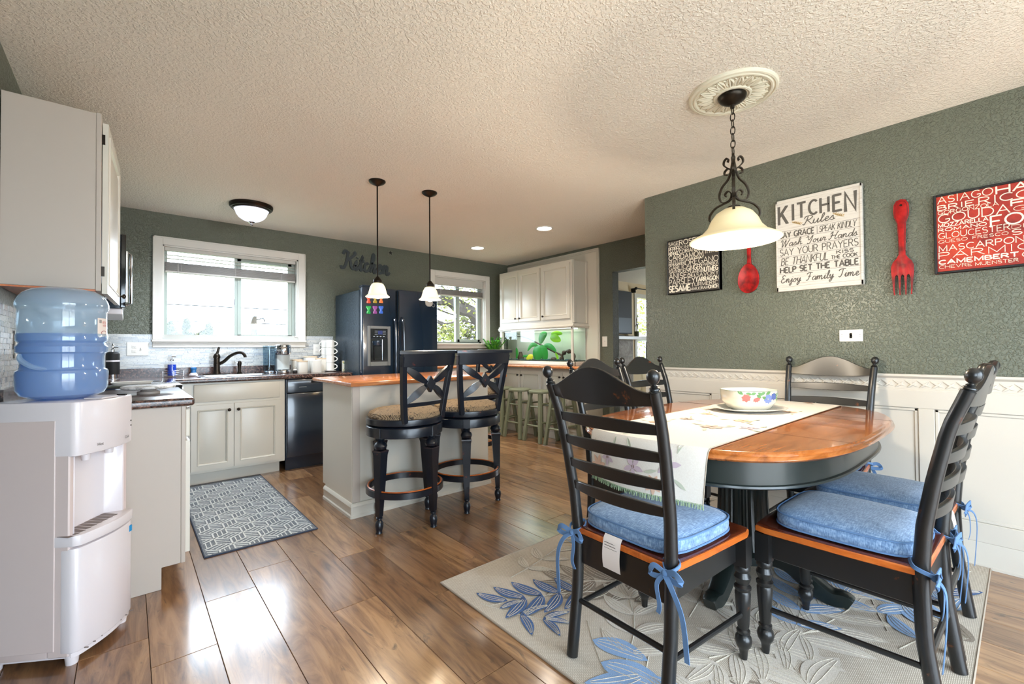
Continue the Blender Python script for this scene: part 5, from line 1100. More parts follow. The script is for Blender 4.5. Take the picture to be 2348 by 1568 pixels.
def on_bowl(x, z):   # front wall (local -y side), x across
    z = min(max(z, .012), .106)
    for (r0, z0), (r1, z1) in zip(br[1:5], br[2:5]+[br[4]]):
        if z0 <= z <= z1 and z1 > z0: rr = r0+(r1-r0)*(z-z0)/(z1-z0); break
    else: rr = .134
    return Vector((x, -rr*.8*(max(0, 1-abs(x/rr)**3))**(1/3)-.0008, z))
def bdec(loops, mt, nm):
    m_ = MB()
    for i, lp in enumerate(loops): m_.add([on_bowl(a, b_)+Vector((0, -.0002*(i % 4), 0)) for a, b_ in lp], [tuple(range(len(lp)))])
    part(nm, m_, mt, bw, smooth=0)
M_bg = mat('glaze_green', (104,150,92), .3); M_bb = mat('glaze_blue', (124,142,196), .3); M_bb2 = mat('glaze_blue_dark', (92,112,172), .3); M_bp = mat('glaze_pink', (206,112,106), .3); M_by = mat('glaze_yellow', (226,220,150), .3)
bdec([petal(a, .03, .008, ox, oy) for ox, oy, a in ((-.05, .09, .3), (-.045, .09, 2.9), (-.02, .088, -.5), (.0, .09, .4), (.012, .085, 2.6), (.03, .09, .5), (.085, .085, .2), (.095, .08, -1.2), (-.085, .09, 2.5), (.01, .078, -.4))], M_bg, 'painted_leaf')
bdec([petal(2*PI*k/9, .026, .0095, .045, .066) for k in range(9)], M_bb, 'painted_blue_flower'); bdec([petal(2*PI*k/8, .02, .008, .078, .078) for k in range(8)], M_bb2, 'painted_blue_flower'); bdec([petal(2*PI*k/6, .005, .003, .045, .066) for k in range(6)], M_by, 'flower_centre')
bdec([petal(2*PI*k/7+.3, .023, .009, -.07, .072) for k in range(7)], M_bp, 'painted_pink_flower'); bdec([petal(-2.2+.5*k, .024, .007, -.02, .072) for k in range(5)], M_bp, 'painted_pink_flower')

# ---- chairs (local: +Y is the front)
def leg_profile(z1):
    return [(.012, 0), (.015, .03), (.019, .042), (.026, .052), (.029, .068), (.026, .082), (.018, .09), (.023, .096), (.023, .104), (.017, .11), (.02, .12), (.025, .2), (.027, .24), (.024, .248), (.029, .256), (.029, .264), (.02, .272), (.026, .286), (.029, .298), (.024, .31), (.022, .316), (.027, .324), (.027, .335), (.022, z1)]
PZ = [(0, -.262), (.1, -.248), (.25, -.228), (.45, -.222), (.6, -.234), (.75, -.26), (.9, -.293), (1.012, -.336)]
def post_y(z):
    for (z0, y0), (z1, y1) in zip(PZ, PZ[1:]):
        if z <= z1: f = (z-z0)/(z1-z0); return y0+(y1-y0)*f
    return PZ[-1][1]
def post_x(z): return .195+.026*min(1, max(0, (z-.45)/.57))
SZ = .475
def build_chair(name, label, loc, rz):
    c = thing(name, label, "chair", loc, rz, 'ladder back dining chairs')
    sh_ = [(-.212, -.235), (.212, -.235), (.226, -.05), (.236, .2), (.226, .236), (.12, .245), (-.12, .245), (-.226, .236), (-.236, .2), (-.226, -.05)]
    s = part('seat', MB().rings([[(x*o, y*o, z) for x, y in sh_] for o, z in ((.985, SZ-.007), (.99, SZ-.002), (.97, SZ), (.9, SZ-.003), (.5, SZ-.006))]), M_seatwood, c, smooth=40)
    part('seat_edge', MB().rings([[(x*o, y*o, z) for x, y in sh_] for o, z in ((.975, SZ-.03), (1, SZ-.026), (1, SZ-.01), (.985, SZ-.0065))]), M_seatedge, s, smooth=30)
    part('apron', MB().box(-.2, .2, .2, .222, .35, SZ-.03).box(-.2, -.182, -.21, .2, .35, SZ-.03).box(.182, .2, -.21, .2, .35, SZ-.03).box(-.19, .19, -.226, -.208, .335, SZ-.03), M_black, c, bevel=.003)
    for sx_ in (-1, 1):
        part('front_leg', MB().lathe(leg_profile(.345), (sx_*.212, .212, 0), 18).box(sx_*.212-.024, sx_*.212+.024, .188, .236, .34, SZ-.03), M_black, c)
        zs = [1.010*i/22 for i in range(23)]
        ps = part('rear_post', MB().tube([(sx_*post_x(z), post_y(z), z) for z in zs], [.0215-.004*min(1, max(0, (z-.45)/.5)) for z in zs], 12), M_black, c)
        d = Vector((sx_*.006, -.026, .1)).normalized(); q = Vector((0,0,1)).rotation_difference(d).to_matrix().to_4x4()
        part('finial', MB().lathe([(.021, -.002), (.022, .002), (.017, .006), (.022, .011), (.02, .015), (.012, .019), (.015, .022), (.0095, .026), (.0095, .029), (.018, .034), (.0245, .044), (.0262, .054), (.0245, .064), (.018, .074), (.009, .079), (.0005, .0803)], n=18).xf(mv(sx_*post_x(1.008), post_y(1.008), 1.008) @ q @ Matrix.Diagonal((.74, .74, .86, 1))), M_black, ps)
        part('side_stretcher', MB().cyl((sx_*.212, .2, .165), (sx_*.196, -.235, .175), .0095, n=10), M_black, c)
    part('rear_stretcher', MB().cyl((-.195, -.235, .2), (.195, -.235, .2), .0095, n=10), M_black, c)
    def slat(z0f, z1f, nm, bow=.028):
        N = 24; R_ = []
        for i in range(N+1):
            f = -1+2*i/N; zc = (z0f(f)+z1f(f))/2; xx = f*(post_x(zc)-.004); R__ = []
            for zz, dy in ((z0f(f), -.007), (z0f(f), .007), (z1f(f), .007), (z1f(f), -.007)): R__.append((xx, post_y(zz)-bow*(1-f*f)+dy, zz))
            R_.append(R__)
        return part(nm, MB().rings(R_), M_black, c, bevel=.002)
    slat(lambda f: .966-.012*(1-f*f), lambda f: 1.004+.073*(.5+.5*math.cos(PI*min(1, abs(f)*1.02)))**.9, 'crest_rail')
    for z in (.891, .805, .717, .631): slat(lambda f, z=z: z-.016-.006*(1-f*f), lambda f, z=z: z+.014+.008*(1-f*f), 'slat')
    return c
def build_cushion(label, loc, rz, rs, tag_=False, bows=True):
    q = thing('seat_cushion', label, 'cushion', loc, rz, 'blue tie on seat cushions')
    def outline(o, e=5): return [(x*(1-.05*(-y/.2 if y < 0 else 0)), y) for x, y in sup(.207+o, .205+o, 48, e)]
    R_ = [[(x, y-.01, z) for x, y in outline(o)] for o, z in ((-.03, .002), (-.012, .004), (0, .012), (.002, .028), (0, .046), (-.012, .056), (-.05, .066), (-.11, .071), (-.17, .073))]
    b_ = part('pad', MB().rings(R_), M_denim, q, smooth=60)
    for z in (.05, .008): part('piping', MB().tube([(x, y-.01, z) for x, y in outline(.001)], .0035, 6, True), M_piping, b_)
    if bows:
        for sx_ in (-1, 1):
            kx, ky = sx_*post_x(.45), -.248
            loop = spline([(kx-sx_*.02, -.2, .01), (kx-sx_*.026, -.22, -.005), (kx, -.25, -.02), (kx+sx_*.025, -.24, -.01), (kx+sx_*.024, -.21, .0), (kx-sx_*.01, -.195, .01)], 4)
            k_ = part('tie', MB().tube(loop, .006, sec=[(-1, -.25), (1, -.25), (1, .25), (-1, .25)]), M_piping, q)
            part('knot', MB().sphere((kx, -.254, -.025), .012, 10, 6), M_piping, k_)
            part('bow_loop', MB().tube(spline([(kx, -.256, -.025), (kx+sx_*.04, -.268, -.008), (kx+sx_*.06, -.266, -.03), (kx+sx_*.03, -.262, -.036), (kx, -.256, -.027)], 5), .009, sec=[(-1, -.15), (1, -.15), (1, .15), (-1, .15)], up=(0, 0, 1)), M_piping, k_)
            part('bow_loop', MB().tube(spline([(kx, -.256, -.025), (kx-sx_*.035, -.262, -.01), (kx-sx_*.05, -.26, -.04), (kx-sx_*.02, -.258, -.04), (kx, -.256, -.027)], 5), .008, sec=[(-1, -.15), (1, -.15), (1, .15), (-1, .15)], up=(0, 0, 1)), M_piping, k_)
            L_ = rs.uniform(.2, .27); dx = rs.uniform(.03, .08)
            part('tie_tail', MB().tube(spline([(kx, -.258, -.028), (kx+sx_*dx*.5, -.28, -.05), (kx+sx_*dx, -.285, -.12), (kx+sx_*dx*1.1, -.275, -.12-L_*.6)], 6), .008, sec=[(-1, -.14), (1, -.14), (1, .14), (-1, .14)], up=(1, 0, 0)), M_piping, k_)
            part('tie_tail', MB().tube(spline([(kx, -.258, -.028), (kx-sx_*.02, -.27, -.06), (kx-sx_*.012, -.27, -.12), (kx-sx_*.02, -.265, -.15)], 6), .007, sec=[(-1, -.14), (1, -.14), (1, .14), (-1, .14)], up=(1, 0, 0)), M_piping, k_)
    if tag_:
        tg = part('care_tag', MB().grid(lambda u, v_: (-.06+.075*u, -.228-.012*math.sin(v_*2.5)-.006*(v_ > .05), .0-.115*v_+.01), 4, 10), M_paper, q)
        m_ = MB()
        for k in range(9): z = -.012-.0095*k; m_.add([(-.052, -.2435, z), (-.052+.058*rs.uniform(.6, 1), -.2435, z), (-.052+.05, -.2435, z-.002), (-.052, -.2435, z-.002)], [(0,1,2,3)])
        part('printed_lines', m_, M_ink, tg, smooth=0)
    return q
rs = random.Random(9)
CH = [('black ladder back dining chair at the near left end of the table', (1.505, .914), -92.5, 'blue cushion tied on the chair at the near left end', True, True),
      ('black ladder back chair in the right foreground, nearest the camera', (2.01, .435), -1.5, 'blue cushion on the right foreground chair', False, True),
      ('black ladder back chair in the right foreground, beyond the nearest one', (2.49, .437), -1, 'blue cushion behind the foreground right cushion', True, True),
      ('black ladder back chair on the far side nearest the green stools', (2.125, 1.35), 180, 'blue cushion on the far side chair under the hanging runner', False, False),
      ('black ladder back chair on the far side nearest the doorway', (2.72, 1.42), 178, 'blue cushion on the far chair nearest the doorway', False, False),
      ('black ladder back chair with its back to the white wainscot', (2.962, .80), 90, 'blue cushion on the chair against the wainscot', False, True)]
c0 = None
for i, (lab_, (x, y), rz, cl_, tg, bows) in enumerate(CH):
    if c0 is None: c0 = build_chair('dining_chair', lab_, (x, y, .013), rz)
    else: dup(c0, lab_, (x, y, .013), rz)
    build_cushion(cl_, (x, y, SZ+.013), rz, rs, tg, bows)

# ---- bar stools (local: back at -Y)
def build_stool(label, loc, rz, base_rot):
    s = thing('bar_stool', label, 'bar stool', loc, rz, 'black bar stools at the island')
    part('seat_ring', MB().lathe([(.235, .668), (.25, .672), (.253, .69), (.25, .708), (.235, .712)], n=48), M_stool, s)
    part('seat_pad', MB().lathe([(.236, .708), (.24, .722), (.23, .742), (.195, .758), (.12, .768), (.0005, .772)], n=48, cap1=False), M_tweed, s)
    R_ = MB().lathe([(.236, .592), (.25, .596), (.252, .656), (.238, .663)], n=48); 
    for k in range(4):
        a = math.radians(45+90*k+base_rot); R_.merge(MB().box(-.024, .024, -.024, .03, .596, .66).xf(rot('z', math.degrees(a)-90) @ mv(0, .226, 0)))
    part('swivel_ring', R_, M_stool, s, bevel=.002); part('swivel_plate', MB().cyl((0, 0, .655), (0, 0, .67), .12, n=24), M_bronze, s)
    for k in range(4):
        a = math.radians(45+90*k+base_rot); d = Vector((math.cos(a), math.sin(a), 0)); top = d*.222; bot = d*.24
        m_ = MB(); pr_ = [(.028, .6), (.03, .592), (.018, .586), (.024, .58), (.018, .574), (.035, .562), (.041, .545), (.035, .528), (.02, .52), (.016, .516)][::-1]
        m_.lathe(pr_, (0, 0, 0), 16)
        sq = [(-1, -1), (1, -1), (1, 1), (-1, 1)]; m_.rings([[(x*h_, y*h_, z) for x, y in sq] for h_, z in ((.014, .105), (.016, .11), (.024, .3), (.031, .488), (.034, .505), (.036, .512), (.034, .518))])
        m_.lathe([(.012, 0), (.022, .004), (.018, .014), (.022, .03), (.026, .05), (.024, .068), (.016, .08), (.012, .085), (.02, .092), (.02, .1), (.012, .106)], n=14)
        m_.xf(rot('z', math.degrees(a))); m_.v = [p+bot+(top-bot)*(p.z/.6) for p in m_.v]
        part('leg', m_, M_stool, s)
    part('foot_ring', MB().lathe([(.238, .222), (.254, .22), (.254, .258), (.24, .262), (.229, .26), (.229, .222)], n=48, cap0=False, cap1=False), M_stool, s)
    part('worn_edge', MB().tube([(.24*math.cos(2*PI*k/40), .24*math.sin(2*PI*k/40), .2605) for k in range(40)], .006, 6, True), M_seatedge, s)
    # back
    def bx(z): return .155+.055*min(1, max(0, (z-.7)/.43))**.9
    def by(z): return -.19-.06*min(1, max(0, (z-.7)/.43))**1.3
    for sx_ in (-1, 1):
        zs = [.69+.42*i/14 for i in range(15)]
        part('back_post', MB().tube([(sx_*bx(z), by(z), z) for z in zs], .021, sec=[(-.8, -.75), (.8, -.75), (.8, .75), (-.8, .75)], up=(1, 0, 0)), M_stool, s, bevel=.002)
    def rail(z0, z1, nm, ov, t_=.013, bow=.035):
        N = 20; R_ = []
        for i in range(N+1):
            f = -1+2*i/N; R_.append([(f*(bx((z0+z1)/2)+ov), by(zz)-bow*(1-f*f)+dy, zz) for zz, dy in ((z0, -t_), (z0, t_), (z1, t_), (z1, -t_))])
        return part(nm, MB().rings(R_), M_stool, s, bevel=.002)
    cr_ = rail(1.045, 1.125, 'crest_rail', .016); rail(.79, .815, 'lower_rail', 0, .01, .02)
    N = 24; part('crest_cap', MB().tube([((-1+2*i/N)*(bx(1.13)+.024), by(1.13)-.036*(1-(-1+2*i/N)**2)-.004, 1.134) for i in range(N+1)], .0165, sec=[(-.6, -1.1), (.5, -1.1), (.75, 0), (.5, 1.1), (-.6, 1.1)][::-1], up=(0, 0, 1)), M_stool, cr_)
    zc = .93; yc = by(zc)-.03
    for sx_ in (-1, 1):
        for z0 in (1.04, .82):
            a_ = Vector((sx_*(bx(z0)-.012), by(z0)-.006, z0)); b_ = Vector((0, yc, zc)); L_ = spline([a_, a_.lerp(b_, .33)+Vector((0, -.008, -.006 if z0 > zc else .006)), a_.lerp(b_, .66)+Vector((0, -.006, -.008 if z0 > zc else .008)), b_], 6)
            part('x_spoke', MB().tube(L_, [.010+.0135*math.sin(PI*min(1, i/(len(L_)-1)*1.05+.05))**1.2 for i in range(len(L_))], sec=[(-1, -.45), (1, -.45), (1, .45), (-1, .45)], up=(0, 1, 0) if False else None), M_stool, s, bevel=.001)
    part('diamond_boss', MB().prism([(-.042, zc), (0, zc-.056), (.042, zc), (0, zc+.056)], 'y', yc-.018, yc+.012), M_stool, s, bevel=.004)
    return s
build_stool('black bar stool with X back nearest the island corner', (1.417, 2.755, 0), 12, -36)
build_stool('black bar stool with X back on the right along the island', (1.935, 2.78, 0), -2, 13)
build_stool('black bar stool at the far end of the island behind the right stool', (2.60, 3.63, 0), 90, 4)
# sage stools
def sage(label, loc, rz):
    s = thing('counter_stool', label, 'stool', loc, rz, 'sage green wooden stools at the hutch')
    part('seat', MB().lathe([(.14, .597), (.15, .6), (.153, .612), (.15, .624), (.135, .63), (.0005, .627)], n=32, cap1=False), M_green, s)
    for sx_ in (-1, 1):
        for sy_ in (-1, 1): part('leg', MB().tube([(sx_*.15, sy_*.15, 0), (sx_*.085, sy_*.085, .6)], .0225, sec=[(-.9, -.9), (.9, -.9), (.9, .9), (-.9, .9)], up=(1, 0, 0)), M_green, s, bevel=.003)
    for z, o in ((.2, .128), (.43, .103)):
        for sx_ in (-1, 1): part('rung', MB().cyl((sx_*o, -o, z), (sx_*o, o, z), .011, n=10), M_green, s); part('rung', MB().cyl((-o, sx_*o, z+.04), (o, sx_*o, z+.04), .011, n=10), M_green, s)
    return s
g0 = sage('sage green wooden stool farthest left, mostly behind the bar stool', (3.91, 4.73, 0), 0)
dup(g0, 'second sage green wooden stool from the far window', (3.905, 4.365, 0), 2); dup(g0, 'third sage green wooden stool from the far window', (3.915, 3.99, 0), -2); dup(g0, 'sage green wooden stool nearest the dining chairs', (3.92, 3.62, 0), 0)

# ================================================================== WALL ART on the dining wall (text left to right = -Y)
def board(name, label, y0, y1, z0, z1, t_, m_face, m_edge, frame=None, cat='sign'):
    o = thing(name, label, cat, (XR, (y0+y1)/2, z0))
    part('panel', MB().box(XR-t_, XR-.002, y1, y0, z0, z1), m_face, o, True, bevel=.002)
    if frame:
        f = frame; part('frame', MB().box(XR-t_-.008, XR-.003, y1, y1+f, z0, z1).box(XR-t_-.008, XR-.003, y0-f, y0, z0, z1).box(XR-t_-.008, XR-.003, y1+f, y0-f, z0, z0+f).box(XR-t_-.008, XR-.003, y1+f, y0-f, z1-f, z1), m_edge, o, True, bevel=.003)
    return o
def words(o, y0, z0, t_, rows, W_, Hh, mt):
    """rows: (text, x, y, w, h, lw, serif, shear, script) in fractions of the board"""
    fn = lambda a, b_, d: (XR-t_-d, y0-a, z0+b_)
    R2 = []
    for (s_, x, y, w_, h_, lw, se, shr, scp) in rows:
        T_l = LOW if scp else CAPS; gp = .02 if scp else .22; tot = sum(T_l[c_][0]+gp for c_ in s_)-gp; pos = 0
        for wd_ in s_.split(' '):
            l_w = sum(T_l[c_][0]+gp for c_ in wd_)-gp; R2.append((wd_, x+w_*pos/tot, y, w_*l_w/tot, h_, lw, se, shr, scp)); pos += l_w+gp+T_l[' '][0]+gp
    for (s_, x, y, w_, h_, lw, se, shr, scp) in R2: part('word', put_text(lettering(s_, x*W_, y*Hh, w_*W_, h_*Hh, max(lw*.8, .095), se, shr, scp), fn, .0012), mt, o, True, smooth=0)
# Kitchen rules
M_wash = mat('whitewashed_wood', (222,218,208), .7); t = NT(M_wash); v = t.coords('Object', (6, 1, 30)); t.col(t.ramp(t.noise(v, 6, 5, .7), [(.3, (164,156,146)), (.48, (196,191,182)), (.8, (206,202,194))]))
M_letter = mat('letter_charcoal', (84,80,74), .8)
y0, y1, z0, z1 = 1.098, .627, 1.522, 2.137; T_ = .028
kr = board('kitchen_rules_sign', 'whitewashed plank sign reading Kitchen Rules', y0, y1, z0, z1, T_, M_wash, M_wash)
W_, Hh = y0-y1, z1-z0
for q in (.655, .57, .475, .375, .275, .19): part('plank_groove', MB().box(XR-T_-.0006, XR-T_+.001, y1+.012, y0-.012, z0+q*Hh, z0+q*Hh+.0016), M_letter, kr, True)
part('border', MB().box(XR-T_-.006, XR-T_, y1, y1+.012, z0, z1).box(XR-T_-.006, XR-T_, y0-.012, y0, z0, z1).box(XR-T_-.006, XR-T_, y1, y0, z0, z0+.03).box(XR-T_-.006, XR-T_, y1, y0, z1-.02, z1), M_wash, kr, True, bevel=.002)
# KITCHEN with arched baseline
xs = .05; 
for i, ch in enumerate('KITCHEN'):
    f = [.0, .17, .235, .375, .51, .655, .785][i]; w_ = [.105, .02, .095, .095, .09, .085, .105][i]; e = abs((f+w_/2)-.46)/.46
    hb_, ht_ = .785-.055*e*e, .93; part('letter', put_text(lettering(ch, (.04+f)*W_, hb_*Hh, w_*W_, (ht_-hb_+.0)*Hh, .15, .075), lambda a, b_, d: (XR-T_-d, y0-a, z0+b_), .0012), M_letter, kr, True, smooth=0)
words(kr, y0, z0, T_, [('Rules', .34, .69, .36, .085, .1, 0, .15, True), ('SAY GRACE', .05, .585, .42, .058, .24, 0, 0, False), ('SPEAK KINDLY', .53, .585, .40, .06, .07, .05, .25, False), ('Wash', .05, .49, .27, .072, .11, 0, .15, True), ('Your', .37, .49, .23, .072, .11, 0, .15, True), ('Hands', .64, .49, .30, .072, .11, 0, .15, True),
    ('SAY YOUR PRAYERS', .05, .39, .90, .072, .1, 0, 0, False), ('BE THANKFUL', .06, .287, .56, .075, .07, .05, .25, False), ('KISS', .72, .335, .18, .032, .28, 0, 0, False), ('THE COOK', .66, .287, .28, .034, .26, 0, 0, False), ('HELP SET THE TABLE', .05, .203, .90, .058, .28, 0, 0, False),
    ('Enjoy', .05, .095, .25, .08, .11, 0, .15, True), ('Family', .36, .095, .32, .08, .11, 0, .15, True), ('Time', .73, .095, .22, .08, .11, 0, .15, True)], W_, Hh, M_letter)
part('divider', MB().box(XR-T_-.0008, XR-T_+.001, y0-.505*W_-.001, y0-.505*W_+.001, z0+.575*Hh, z0+.65*Hh), M_letter, kr, True)
for sx_, cx_ in ((1, .26), (-1, .76)):
    sp_ = [((cx_+sx_*(-.05+.1*k/5))*W_, (.70+.035*(k/5)**1.4*(1 if sx_ < 0 else 1)*(1))*Hh if sx_ < 0 else (.735-.035*(k/5))*Hh) for k in range(6)]
    m_ = MB(); fn = lambda a, b_: (XR-T_-.001, y0-a, z0+b_)
    m_.tube([fn(*p) for p in sp_], .0012, 4)
    for p in sp_[1:]:
        for s_ in (-1, 1): m_.add([fn(p[0], p[1]), fn(p[0]+s_*.009, p[1]+.006), fn(p[0]+s_*.012, p[1]+.014), fn(p[0]+s_*.003, p[1]+.01)], [(0,1,2,3)])
    part('leaf_sprig', m_, mat('sprig_tan', (176,150,104), .8), kr, True, smooth=0)
# spice board
y0, y1, z0, z1 = 1.895, 1.475, 1.58, 2.015; T_ = .045
sp_b = board('spice_word_sign', 'black word art block of spice names', y0, y1, z0, z1, T_, mat('sign_brownblack', (58,52,46), .6), M_rubber, .006)
W_, Hh = y0-y1, z1-z0; M_ivory = mat('letter_ivory', (222,214,196), .8)
words(sp_b, y0, z0, T_, [('SAGE', .03, .90, .2, .065, .13, .06, 0, 0), ('ROSEMARY', .25, .89, .70, .085, .16, .06, 0, 0), ('PEPPER', .03, .785, .24, .09, .13, .05, 0, 0), ('CINNAMON', .29, .815, .42, .05, .11, .05, 0, 0), ('CLOVE', .72, .765, .25, .08, .3, .05, 0, 0), ('FENNEL', .03, .73, .2, .045, .3, .05, 0, 0), ('CORIANDER', .25, .735, .45, .062, .17, .05, 0, 0),
    ('CARDAMOM', .03, .635, .68, .085, .17, .06, 0, 0), ('THYME', .73, .66, .25, .085, .1, .06, 0, 0), ('MUSTARD', .03, .58, .35, .045, .13, .05, 0, 0), ('CARAWAY', .39, .59, .33, .038, .22, .05, 0, 0), ('FENUGREEK', .03, .53, .32, .04, .2, .05, 0, 0), ('OREGANO', .36, .50, .62, .095, .1, .06, 0, 0), ('GARLIC', .03, .445, .34, .075, .13, .06, 0, 0), ('GINGER', .39, .40, .29, .085, .17, .05, 0, 0), ('PAPRIKA', .70, .435, .28, .06, .12, .05, 0, 0),
    ('SAFFRON', .03, .385, .34, .05, .16, .05, 0, 0), ('CUMIN', .41, .345, .24, .045, .2, .04, 0, 0), ('NUTMEG', .68, .345, .29, .075, .26, .05, 0, 0), ('ANISE', .03, .285, .36, .09, .15, .06, 0, 0), ('DILL', .41, .285, .16, .045, .26, .05, 0, 0), ('SAVORY', .58, .265, .40, .07, .1, .05, 0, 0), ('PARSLEY', .03, .17, .52, .1, .11, .06, 0, 0), ('TARRAGON', .56, .18, .42, .07, .26, .04, 0, 0), ('SESAME', .03, .045, .42, .105, .26, .05, 0, 0), ('TURMERIC', .47, .105, .50, .06, .13, .05, 0, 0), ('MARJORAM', .46, .04, .33, .045, .13, .05, 0, 0), ('ONION', .80, .04, .17, .055, .24, .05, 0, 0)], W_, Hh, M_ivory)
# cheese poster
y0, y1, z0, z1 = .318, -.30, 1.54, 1.972; T_ = .022
M_redp = mat('poster_red', (200,50,22), .55); t = NT(M_redp); v = t.coords('Object'); t.col(t.ramp(t.noise(v, 7, 5, .65), [(.3, (84,16,12)), (.48, (156,34,14)), (.7, (186,56,20))]))
ch_b = board('cheese_word_poster', 'red word art poster of cheese names in black frame', y0, y1, z0, z1, T_, M_redp, M_rubber, .012, 'poster')
W_, Hh = y0-y1, z1-z0; M_cream = mat('letter_cream', (238,220,196), .8)
words(ch_b, y0, z0, T_, [('ASIAGO', .03, .885, .33, .085, .1, .07, 0, 0), ('HAVARTI', .38, .88, .58, .085, .22, .07, 0, 0), ('BRIE', .03, .80, .22, .06, .2, .07, 0, 0), ('RICOTTA', .28, .785, .56, .085, .14, .07, 0, 0), ('GORGONZOLA', .03, .745, .36, .045, .15, .06, 0, 0), ('FETA', .46, .71, .44, .065, .3, .07, 0, 0), ('GOUDA', .03, .64, .42, .1, .1, .07, 0, 0), ('GRUYERE', .47, .645, .5, .055, .12, .06, 0, 0),
    ('MOZZARELLA', .03, .585, .30, .045, .24, .05, 0, 0), ('FONTINA', .345, .50, .62, .125, .17, .05, 0, 0), ('ROMANO', .03, .53, .29, .038, .24, .06, 0, 0), ('GLOUCESTER', .03, .44, .42, .07, .1, .06, 0, 0), ('DEVON', .46, .445, .3, .04, .12, .05, 0, 0), ('QUESO FRESCO', .03, .385, .41, .035, .14, 0, 0, 0), ('STILTON', .46, .37, .5, .06, .17, .07, 0, 0), ('MASCARPONE', .03, .28, .54, .07, .15, .07, 0, 0), ('EDAM', .62, .28, .34, .07, .15, .07, 0, 0),
    ('PARMIGIANO', .03, .19, .92, .075, .11, .07, 0, 0), ('CAMEMBERT', .03, .12, .46, .048, .34, .06, 0, 0), ('GOAT', .51, .095, .42, .075, .13, .07, 0, 0), ('CHEVRE', .03, .065, .20, .038, .13, .05, 0, 0), ('MUENSTER', .25, .06, .24, .038, .15, .05, 0, 0)], W_, Hh, M_cream)
# fork and spoon
fk = thing('wall_fork', 'oversized red metal fork hung on the wall', 'wall decor', (XR, .452, 1.44))
fo = [(-.028, .53), (-.018, .552), (0, .558), (.018, .552), (.028, .53), (.03, .49), (.028, .46), (.017, .42), (.0145, .36), (.013, .26), (.013, .235), (.022, .215), (.036, .195), (.043, .17), (.043, .135), (.038, .06), (.034, .002), (.0295, .002), (.031, .05), (.028, .112), (.022, .12), (.0165, .112), (.0145, .05), (.013, .002), (.009, .002), (.0085, .05), (.006, .112), (0, .12)]
half = fo[::-1]; full = [(a, b_) for a, b_ in fo[2:]]+[(-a, b_) for a, b_ in fo[2:][::-1]][1:]
def bulge(b_): return .012+.012*math.exp(-((b_-.2)/.08)**2)
def plate_from(poly, fn, th):
    n = len(poly); m_ = MB(); m_.v = [Vector(fn(a, b_, 0)) for a, b_ in poly]+[Vector(fn(a, b_, th)) for a, b_ in poly]
    m_.f = [tuple(reversed(range(n))), tuple(range(n, 2*n))]+[(j, (j+1) % n, n+(j+1) % n, n+j) for j in range(n)]; return m_
part('body', plate_from(full, lambda a, b_, d: (XR-.012-d, .452-a*1.15, 1.44+b_*.985), .012), M_red, fk, True, bevel=.003, seg=2)
part('engraved_line', MB().tube([(XR-.0243, .452-a*.8*1.15, 1.44+(.27+(b_-.27)*.965)*.985) for a, b_ in (fo[:11] and [(-a, b_) for a, b_ in fo[2:10][::-1]]+[(a, b_) for a, b_ in fo[3:10]])], .0012, 5), mat('red_dark', (90,14,14), .5), fk, True)
part('hanging_nail', MB().cyl((XR, .452, 1.955), (XR-.028, .452, 1.955), .006), M_bronze, fk, True)
sn = thing('wall_spoon', 'oversized red metal spoon hung on the wall', 'wall decor', (XR, 1.278, 1.53))
hn = [(.026, .53), (.016, .55), (0, .556), (-.016, .55), (-.026, .53), (-.028, .48), (-.016, .42), (-.012, .34), (-.011, .24), (-.014, .2), (.014, .2), (.011, .24), (.012, .34), (.016, .42), (.028, .48)]
part('handle', plate_from(hn, lambda a, b_, d: (XR-.012-d, 1.278-a*1.15, 1.53+b_), .012), M_red, sn, True, bevel=.003, seg=2)
part('bowl', MB().grid(lambda u, v_: (XR-.012-.022*(1-v_*v_*.0)*(v_**2)-.004, 1.278-.072*v_*math.cos(2*PI*u)*(1-.12*math.sin(2*PI*u)), 1.53+.108+.105*v_*math.sin(2*PI*u)), 40, 8, True), M_red, sn, True, thick=.006)

# ================================================================== LIVING ROOM
tv = thing('television', 'large black television on the living room mantel', 'television', (6.75, 5.0, 1.41))
part('screen', MB().box(6.05, 7.40, 4.99, 5.02, 1.44, 2.22).xf(mv(0, 5.0, 1.44) @ rot('x', -2) @ mv(0, -5.0, -1.44)), mat('tv_screen', (22,36,40), .45), tv, True); part('bezel', MB().box(6.03, 7.42, 5.0, 5.03, 1.42, 2.24), M_rubber, tv, True, bevel=.004); part('stand', MB().box(6.5, 7.0, 4.9, 5.06, 1.375, 1.385).box(6.7, 6.8, 4.98, 5.0, 1.385, 1.46).box(7.2, 7.36, 4.93, 5.03, 1.375, 1.385), M_rubber, tv, True)
fp = thing('fireplace', 'grey stone tiled fireplace under a white mantel shelf', 'fireplace', (6.7, 5.0, 0))
part('mantel_shelf', MB().box(5.9, 7.72, 4.85, 5.095, 1.31, 1.372), M_trim, fp, True, bevel=.006); part('surround', MB().box(5.95, 7.44, 5.0, 5.095, 0, 1.31), M_grout, fp, True)
M_stone = mat('grey_stone_tile', (150,142,134), .6); t = NT(M_stone); v = t.coords('Object'); t.col(t.ramp(t.noise(v, 6, 6, .7, 1.5), [(.3, (112,104,98)), (.55, (158,150,142)), (.75, (182,176,168))]))
for i in range(3):
    for j in range(4): part('stone_tile', MB().box(5.96+.49*i, 5.96+.49*i+.48, 4.992, 5.0, .01+.325*j, .01+.325*j+.315), M_stone, fp, True, bevel=.003)
